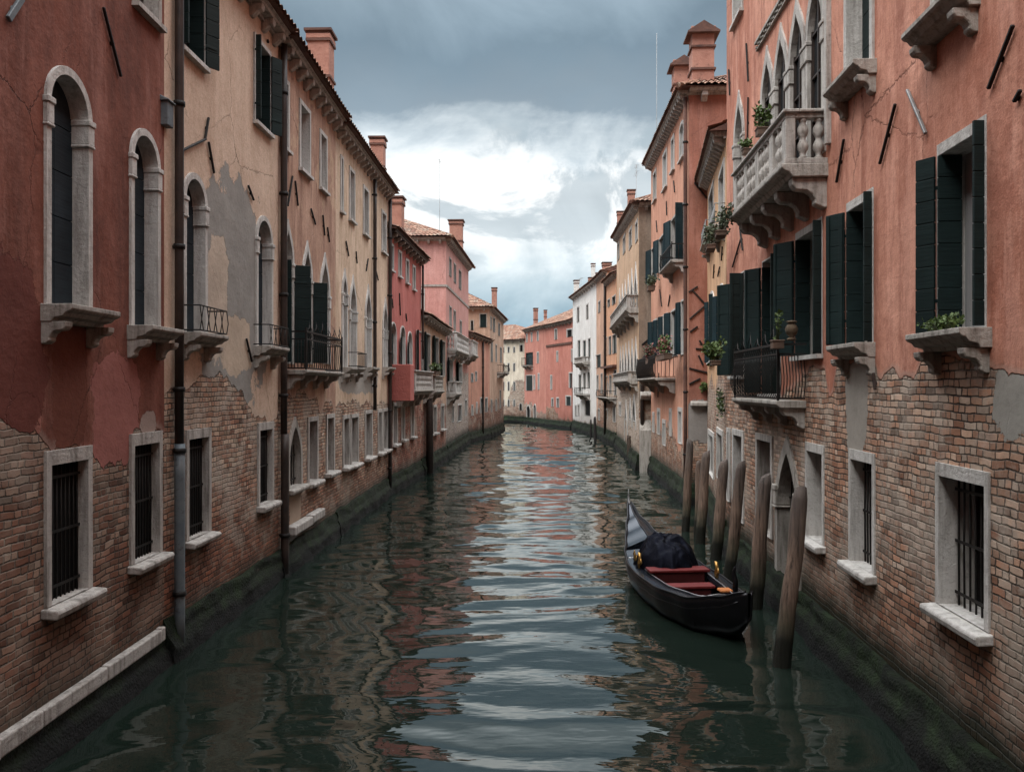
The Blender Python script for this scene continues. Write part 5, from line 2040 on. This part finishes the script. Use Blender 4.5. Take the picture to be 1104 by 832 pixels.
mb.build('railing', M_oldwood, r_)

# ================================================================== GONDOLA
stern, bow = Vector((3.38, 12.75, 0)), Vector((2.72, 19.45, 0))
GL = (bow - stern).length
g = empty('gondola', stern, math.atan2((bow - stern).y, (bow - stern).x))
tag(g, 'black gondola with red bench seats moored beside the wooden poles', 'gondola')


def ip(tab, t):
    for (a, u), (c, v) in zip(tab, tab[1:]):
        if t <= c:
            k = (t - a) / (c - a)
            k = k * k * (3 - 2 * k) * .5 + k * .5
            return u + (v - u) * k
    return tab[-1][1]


HB = [(0, .03), (.04, .17), (.09, .34), (.16, .56), (.28, .71), (.42, .76), (.55, .72), (.66, .60), (.76, .43), (.86, .27), (.94, .11), (1, .025)]
ZG = [(0, .84), (.06, .67), (.14, .53), (.3, .49), (.5, .48), (.62, .53), (.72, .63), (.82, .79), (.91, 1.0), (1, 1.32)]
ZK = [(0, .42), (.06, .08), (.14, -.10), (.3, -.16), (.6, -.16), (.74, -.10), (.84, .08), (.92, .45), (1, 1.1)]
BEND = [(0, -.26), (.06, -.17), (.14, -.06), (.26, 0), (.7, .02), (1, 0)]


def hull(t, c, inset=0.0, dz=0.0):
    hb, zg, zk = ip(HB, t) - inset, ip(ZG, t), ip(ZK, t)
    a = abs(c)
    y = max(hb, .004) * (1 - (1 - a) ** 2.2) * (1 if c > 0 else -1)
    return (t * GL, y + ip(BEND, t), zk + (zg - zk) * a ** 2.0 + dz)


M_lacq = simple('black_lacquer', (.006, .006, .008), (.014, .014, .017), 5, .30, .002, .6, spec=.55)
M_deck = simple('dark_blue_deck', (.020, .025, .036), (.034, .04, .055), 5, .24, .001, .6, spec=.9)
M_trim = simple('pale_metal_trim', (.35, .36, .38), (.5, .5, .5), 5, .3, metal=.8)
M_red = simple('red_seat', (.12, .012, .013), (.18, .024, .023), 5, .45, .004)
M_redd = simple('dark_red_seat', (.05, .006, .006), (.075, .01, .01), 5, .6, .004)
M_brass = simple('brass', (.40, .22, .06), (.62, .38, .13), 20, .38, .004, metal=.9)
M_orange = simple('orange_cushion', (.40, .12, .03), (.5, .18, .05), 9, .7, .005)
mb = MB()
mb.grid(lambda a, c: hull(a, c * 2 - 1), 60, 24)
h = mb.build('hull', M_lacq, g)
sd_ = h.modifiers.new('solidify', 'SOLIDIFY')
sd_.thickness = .035
sd_.offset = 0


def decky(t, c, crown, low=.0):
    hb = max(ip(HB, t) - .012, .01)
    y = hb * c
    return (t * GL, y + ip(BEND, t), ip(ZG, t) - .012 - low + crown * (1 - abs(c)))


mb = MB()
mb.grid(lambda a, c: decky(.715 + .275 * a, c * 2 - 1, .20 * (1 - a) ** .7 * (1 if True else 0)), 24, 12, smooth=False)
i0 = len(mb.v)
# edge wall of the raised foredeck
e_ = [decky(.715, k / 6 - 1, .20) for k in range(13)]
lo = [(p[0], p[1], ip(ZG, .715) - .16) for p in e_]
for k in range(12):
    mb.face([e_[k], e_[k + 1], lo[k + 1], lo[k]])
mb.build('foredeck', M_deck, g, smooth=None)
mb = MB()
mb.grid(lambda a, c: decky(.625 + .065 * a, c * 2 - 1, .05), 6, 12)
mb.build('foredeck_step', M_deck, g)
mb = MB()
mb.grid(lambda a, c: decky(.0 + .125 * a, c * 2 - 1, .06 * a), 10, 12)
e_ = [decky(.125, k / 6 - 1, .06) for k in range(13)]
for k in range(12):
    p, q = e_[k], e_[k + 1]
    mb.face([p, q, (q[0], q[1], .1), (p[0], p[1], .1)])
mb.build('stern_deck', M_lacq, g)
# side decks along both gunwales
mb = MB()
for sgn in (-1, 1):
    mb.grid(lambda a, c: (lambda t: (t * GL, sgn * (ip(HB, t) - .015 - .21 * c) + ip(BEND, t), ip(ZG, t) - .006 + .03 * c))(.12 + .52 * a), 24, 2)
    mb.grid(lambda a, c: (lambda t: (t * GL, sgn * (ip(HB, t) - .225) + ip(BEND, t), ip(ZG, t) + .024 - .10 * c))(.12 + .52 * a), 24, 1)
mb.build('side_deck', M_deck, g)
mb = MB()
mb.grid(lambda a, c: (lambda t: (t * GL, (ip(HB, t) * .72) * (2 * c - 1) + ip(BEND, t), .10))(.12 + .6 * a), 16, 4)
for k in range(7):
    t = .14 + .07 * k
    y = ip(HB, t) * .70
    mb.box(t * GL - .03, t * GL + .03, -y, y, .105, .13)
mb.build('floor', M_deck, g)
for sgn in (-1, 1):
    mb = MB()
    mb.tube([(lambda t: (t * GL, sgn * (ip(HB, t) + .008) + ip(BEND, t), ip(ZG, t) + .012))(.005 + .985 * k / 60) for k in range(61)], .022, 7)
    mb.build('gunwale', M_lacq, g)
    mb = MB()
    mb.tube([(lambda t: (t * GL, sgn * (ip(HB, t) - .225) + ip(BEND, t), ip(ZG, t) + .035))(.12 + .52 * k / 30) for k in range(31)], .011, 6)
    mb.build('trim', M_trim, g)
mb = MB()
mb.tube([(p[0], p[1], p[2] + .014) for p in [decky(.128, k / 8 - 1, .06) for k in range(17)]], .012, 6)
mb.build('trim', M_trim, g)
mb = MB()
mb.tube([(p[0], p[1], p[2] + .01) for p in [decky(.622, k / 8 - 1, .05) for k in range(17)]], .010, 6)
mb.build('trim', M_trim, g)
mb = MB()
mb.tube([(p[0], p[1], p[2] + .01) for p in [decky(.715 + .27 * k / 20, 0, .20 * (1 - k / 20) ** .7) for k in range(21)]], .016, 6)
mb.build('deck_ridge', M_lacq, g)
# iron prow
mb = MB()
mb.tube([(GL * .93, 0, .80), (GL * .975, 0, 1.12), (GL * 1.0, 0, 1.34), (GL * 1.004, 0, 1.46), (GL * 1.003, 0, 1.60)], [.06, .05, .034, .022, .006], 8)
for k in range(5):
    q = k / 4
    xx, zz = GL * (.965 + .03 * q), .98 + .26 * q
    mb.box(xx, xx + .13, -.012, .012, zz, zz + .028)
mb.build('prow_iron', M_metal, g)
for sgn in (-1, 1):
    mb = MB()
    mb.tube([(lambda p: (p[0], p[1] + sgn * .012, p[2]))(hull(.02 + .93 * k / 50, sgn * .86)) for k in range(51)], .014, 6)
    mb.build('strake', M_lacq, g)
# seats
def bench(t, wd, z, dp, back=None):
    mb = MB()
    y = ip(BEND, t)
    mb.box(t * GL - dp / 2, t * GL + dp / 2, y - wd / 2, y + wd / 2, z - .05, z)
    o = mb.build('seat', M_red, g, bevel=.012, seg=2)
    for q in (-1, 1):
        mb = MB()
        mb.box(t * GL - dp * .4, t * GL + dp * .4, y + q * (wd / 2 - .06) - .02, y + q * (wd / 2 - .06) + .02, .10, z - .051)
        mb.build('seat_support', M_lacq, o)
    if back:
        mb = MB()
        mb.box(t * GL - dp / 2 + .03, t * GL - dp / 2 + .055, y - wd * .42, y + wd * .42, z - .36, z - .055)
        mb.build('seat_panel', M_redd, o, bevel=.01)
    return o


bench(.425, 1.14, .60, .34, True)
bench(.315, .84, .47, .30, True)
# brass ornaments on the side decks
for t, sgn in ((.50, 1), (.355, -1)):
    y = sgn * (ip(HB, t) - .15) + ip(BEND, t)
    z = ip(ZG, t) + .02
    mb = MB()
    mb.tube([(t * GL, y, z), (t * GL + .03, y, z + .10), (t * GL - .01, y, z + .19), (t * GL + .04, y, z + .27), (t * GL + .10, y, z + .28)], [.035, .042, .030, .038, .014], 8)
    mb.tube([(t * GL - .02, y, z + .08), (t * GL - .10, y, z + .13), (t * GL - .06, y, z + .2)], [.03, .022, .008], 6)
    mb.build('brass_ornament', M_brass, g)
for t in (.545, .575, .605):
    mb = MB()
    y = (ip(HB, t) - .15) + ip(BEND, t)
    z = ip(ZG, t) + .02
    mb.lathe((t * GL, y, z), [(.035, 0), (.012, .05), (.03, .09), (.012, .14), (.004, .17)], 8)
    mb.build('brass_ornament', M_brass, g)
# oar fork and small cushion
t = .20
mb = MB()
y = -(ip(HB, t) - .1) + ip(BEND, t)
mb.tube([(t * GL, y, .5), (t * GL - .02, y, .70), (t * GL + .07, y, .82), (t * GL + .0, y, .94)], [.05, .045, .04, .02], 8)
mb.build('oar_fork', M_lacq, g)
mb = MB()
y = -(ip(HB, .19) - .27) + ip(BEND, .19)
mb.box(.180 * GL, .212 * GL, y - .10, y + .12, .53, .58)
co = mb.build('cushion', M_orange, None, bevel=.025, seg=3)
co.matrix_world = Matrix.Translation(stern) @ Matrix.Rotation(g.rotation_euler.z, 4, 'Z')
tag(co, 'small orange cushion lying on the gondola near its stern', 'cushion')
mb = MB()
for k in range(10):
    a = k * .63
    rr_ = .14 + .01 * (k % 3)
    zc = .16 + .022 * k
    mb.tube([(.235 * GL + rr_ * math.cos(q * .52), -.40 + rr_ * math.sin(q * .52) * 1.05, zc + .01 * math.sin(q + a)) for q in range(13)], .016, 6, cap=False)
rp = mb.build('rope_coil', simple('dark_rope', (.02, .02, .022), (.05, .05, .05), 30, .9, .004), None)
rp.matrix_world = Matrix.Translation(stern) @ Matrix.Rotation(g.rotation_euler.z, 4, 'Z')
tag(rp, 'dark coil of rope on the gondola floor beside the red seats', 'rope')
# tarpaulin heaped over the cabin chairs
mb = MB()


def tarp(a, c):
    an = 2 * math.pi * c
    r_ = a
    x, y = math.cos(an) * .78 * r_ ** .8, math.sin(an) * .62 * r_ ** .8
    prof = (1 - r_ ** 3.2) * .50
    hump = .16 * math.exp(-((x - .12) ** 2 * 9 + (y - .22) ** 2 * 14)) + .12 * math.exp(-((x - .05) ** 2 * 9 + (y + .25) ** 2 * 14))
    q = Vector((x, y, 0))
    ridge = 1 - abs(mnoise.noise((x * 3.4 + 1.5 * mnoise.noise(q * 2), y * 4.2, 4.1))) * 2.2
    ridge2 = 1 - abs(mnoise.noise((x * 7.5, y * 6.5 + 2 * mnoise.noise(q * 3), 1.1))) * 2.2
    fold = ridge * .075 + ridge2 * .035
    drape = .10 * math.sin(an * 11 + 4 * mnoise.noise((x * 2, y * 2, 2))) * r_ ** 3
    k = 1 + drape * .6
    return (.525 * GL + x * k, y * k + .02, .40 + prof + hump + fold * (1 - .4 * r_))


mb.grid(tarp, 44, 120)
M_tarp = simple('navy_tarpaulin', (.006, .007, .012), (.012, .013, .02), 6, .65, .01, 1.5, spec=.3)
tp = mb.build('tarpaulin', M_tarp, None)
tp.matrix_world = Matrix.Translation(stern) @ Matrix.Rotation(g.rotation_euler.z, 4, 'Z')
tag(tp, 'crumpled dark navy tarpaulin heaped in the middle of the gondola', 'tarpaulin')

# ================================================================== PLANTS
f = R1.front
rz1 = R1.root.rotation_euler.z
s0, s1, z0, z1 = rA
plant('window_plant', 'low green plants growing along the moulded sill of a wide shuttered window', wpt(f, (s0 + s1) / 2 - .12, -.13, z0), .52, .10, .13, 420, .045, [M_leaf], rot=rz1, stems=26)
p = wpt(f, f.P(828, 150, -.45)[0], -.50, 8.30)
s_, z_ = f.P(822, 165, -.55)
plant('balcony_plant', 'bushy potted plant with a tall sprig on the white stone balcony', wpt(f, s_, -.55, 8.30), .18, .18, .30, 190, .075, [M_leaf], box=(.10, .10, .13), rot=rz1, stems=9)
s_, z_ = f.P(806, 165, -.55)
plant('balcony_plant', 'small bright green plant at the far end of the white stone balcony', wpt(f, s_, -.55, 8.30), .15, .13, .17, 150, .06, [M_leaf], box=(.09, .09, .10), rot=rz1, stems=7)
s_, z_ = f.P(838, 365, -.5)
plant('balcony_plant', 'thin climbing sprig above the black iron balcony of the salmon palace', wpt(f, s_, -.50, f.P(838, 376, -.5)[1]), .10, .08, .38, 60, .06, [M_leaf], box=(.09, .09, .14), rot=rz1, stems=4)
s_, z_ = f.P(850, 370, -.5)
r_ = empty('balcony_urn', wpt(f, f.P(852, 365, -.45)[0], -.43, f.P(850, 368, -.5)[1] + .02), rz1)
tag(r_, 'weathered ochre urn standing at the near corner of the black iron balcony', 'urn')
mb = MB()
mb.lathe((0, 0, 0), [(.07, 0), (.07, .03), (.03, .05), (.08, .10), (.10, .18), (.07, .24), (.04, .26)], 14)
M_och = simple('ochre_clay', (.06, .042, .028), (.12, .085, .05), 6, .85, .01)
mb.build('body', M_och, r_)
mb = MB()
mb.lathe((0, 0, 0), [(.042, .255), (.085, .285), (.075, .30), (.02, .31)], 14)
mb.build('rim', M_och, r_)

f = R2.front
rz2 = R2.root.rotation_euler.z
for (x, y, lab, rx, n, k, ms) in ((766, 262, 'grey green bush hanging from the far upper window of the yellow house', .42, 260, .3, M_leaf_d),
                                  (777, 246, 'small grey green pot plant at the near upper window of the yellow house', .3, 180, .3, M_leaf_d),
                                  (771, 385, 'bright green plant box under the lower shutters of the yellow house', .40, 300, .25, M_leaf)):
    s_, z_ = f.P(x, y, -.42)
    plant('window_plant', lab, wpt(f, s_, -.42, z_ - .18), rx, .26, k + .1, n, .085, [ms], box=(rx * .75, .10, .10), rot=rz2, stems=12)
s_, z_ = f.P(777, 425, -.1)
plant('wall_weed', 'trailing green weeds hanging on the broken wall under the yellow house shutters', wpt(f, s_, -.10, z_), .34, .10, .3, 200, .07, [M_leaf_d, M_leaf], rot=rz2, stems=7, droop=.5, wild=.5)
sf = R3.s1
s_, z_ = sf.P(758, 418, -.15)
plant('wall_weed', 'green tuft growing from the reddish side wall low beside the yellow house', wpt(sf, s_, -.15, z_ - .1), .3, .16, .22, 200, .09, [M_leaf], rot=rz2, stems=8)
f = R3.front
rz3 = R3.root.rotation_euler.z
s_, z_ = f.P(715, 384, -.6)
plant('flower_box', 'long flower box with leafy green and reddish plants spilling over the salmon house balcony', wpt(f, s_ + .3, -.62, z_ - .15), 1.25, .26, .50, 620, .10, [M_leaf, M_flower], box=(1.15, .14, .2), rot=rz3, stems=22, cat='flower box')
s_, z_ = f.P(703, 384, -.6)
plant('flower_box', 'pinkish flowering bush at the far end of the salmon house balcony', wpt(f, s_ - .3, -.65, z_ - .3), .5, .26, .42, 300, .10, [M_flower, M_leaf_d], box=(.4, .14, .2), rot=rz3, stems=12, cat='flower box')
s_, z_ = f.P(703, 310, -.35)
plant('window_plant', 'dark pot plant under the blue-green shutters of the tall salmon house', wpt(f, s_, -.4, z_ - .15), .5, .3, .4, 260, .11, [M_leaf_d], box=(.3, .14, .2), rot=rz3, stems=10)
f = L5.front
s_, z_ = f.P(452, 402, -.6)
plant('flower_box', 'green trailing box plants on the white balcony of the crimson house', wpt(L7.front, .9, -.52, L7.front.P(461, 404)[1]), .9, .25, .28, 420, .11, [M_leaf, M_leaf_d], box=(.75, .12, .14), rot=L7.root.rotation_euler.z, stems=14, cat='flower box')

# ================================================================== unseen house added behind the viewpoint to shade the near walls
b = Building('added_shading_house', (11, -13.5), (-11, -13.5), 27, 27, 8, 'plain brown house added unseen behind the viewpoint to shade the near walls', None)
f = b.front
for k in range(5):
    for z in (2.0, 6.0, 10.0, 14.0):
        s = 3 + 4 * k
        window(f, r=(s - .5, s + .5, z, z + 1.7), fw=.1, inner='glass', mat=M_stone, far=True)
b.mat = facade_mat('umber_plaster', (.30, .20, .15), (.38, .26, .19), [(0, 1.5), (22, 1.5)], 22, seed=21)
b.walls()
cornice(f, 0, f.L, 27, 27, step=1.0, far=True)
roof(b, tiles=False)

# aerials and small chimneys on the far roofs
for nm, s_, o_, zb, zt, arms in (('white_house', 6.0, 3.0, 12.6, 16.2, 2), ('orange_house', 2.5, 3.0, 12, 15.6, 2), ('narrow_salmon_house', 3.0, 4.5, 13, 17, 2), ('low_pink_house', 4.0, 4.0, 8, 12.2, 1),
                                 ('crimson_house', 3.0, 4.0, 10.5, 13.4, 1)):
    for bb in BUILDINGS:
        if bb.root.name == nm:
            antenna(bb.front, s_, o_, zb, zt, arms)
for nm, s_, o_, zb, zt, w_ in (('low_pink_house', 2.2, 2.0, 8.0, 10.2, .7), ('red_corner_house', 3.2, 3.0, 10.6, 12.9, .6), ('cream_corner_house', 6.0, 3.0, 9.6, 11.8, .7), ('orange_house', 1.2, 1.6, 11.8, 13.6, .7), ('ochre_palace', 9.0, 3.0, 14, 16.2, .8)):
    for bb in BUILDINGS:
        if bb.root.name == nm:
            chim(bb.front, s_, o_, zb, zt, w_, M_terra)
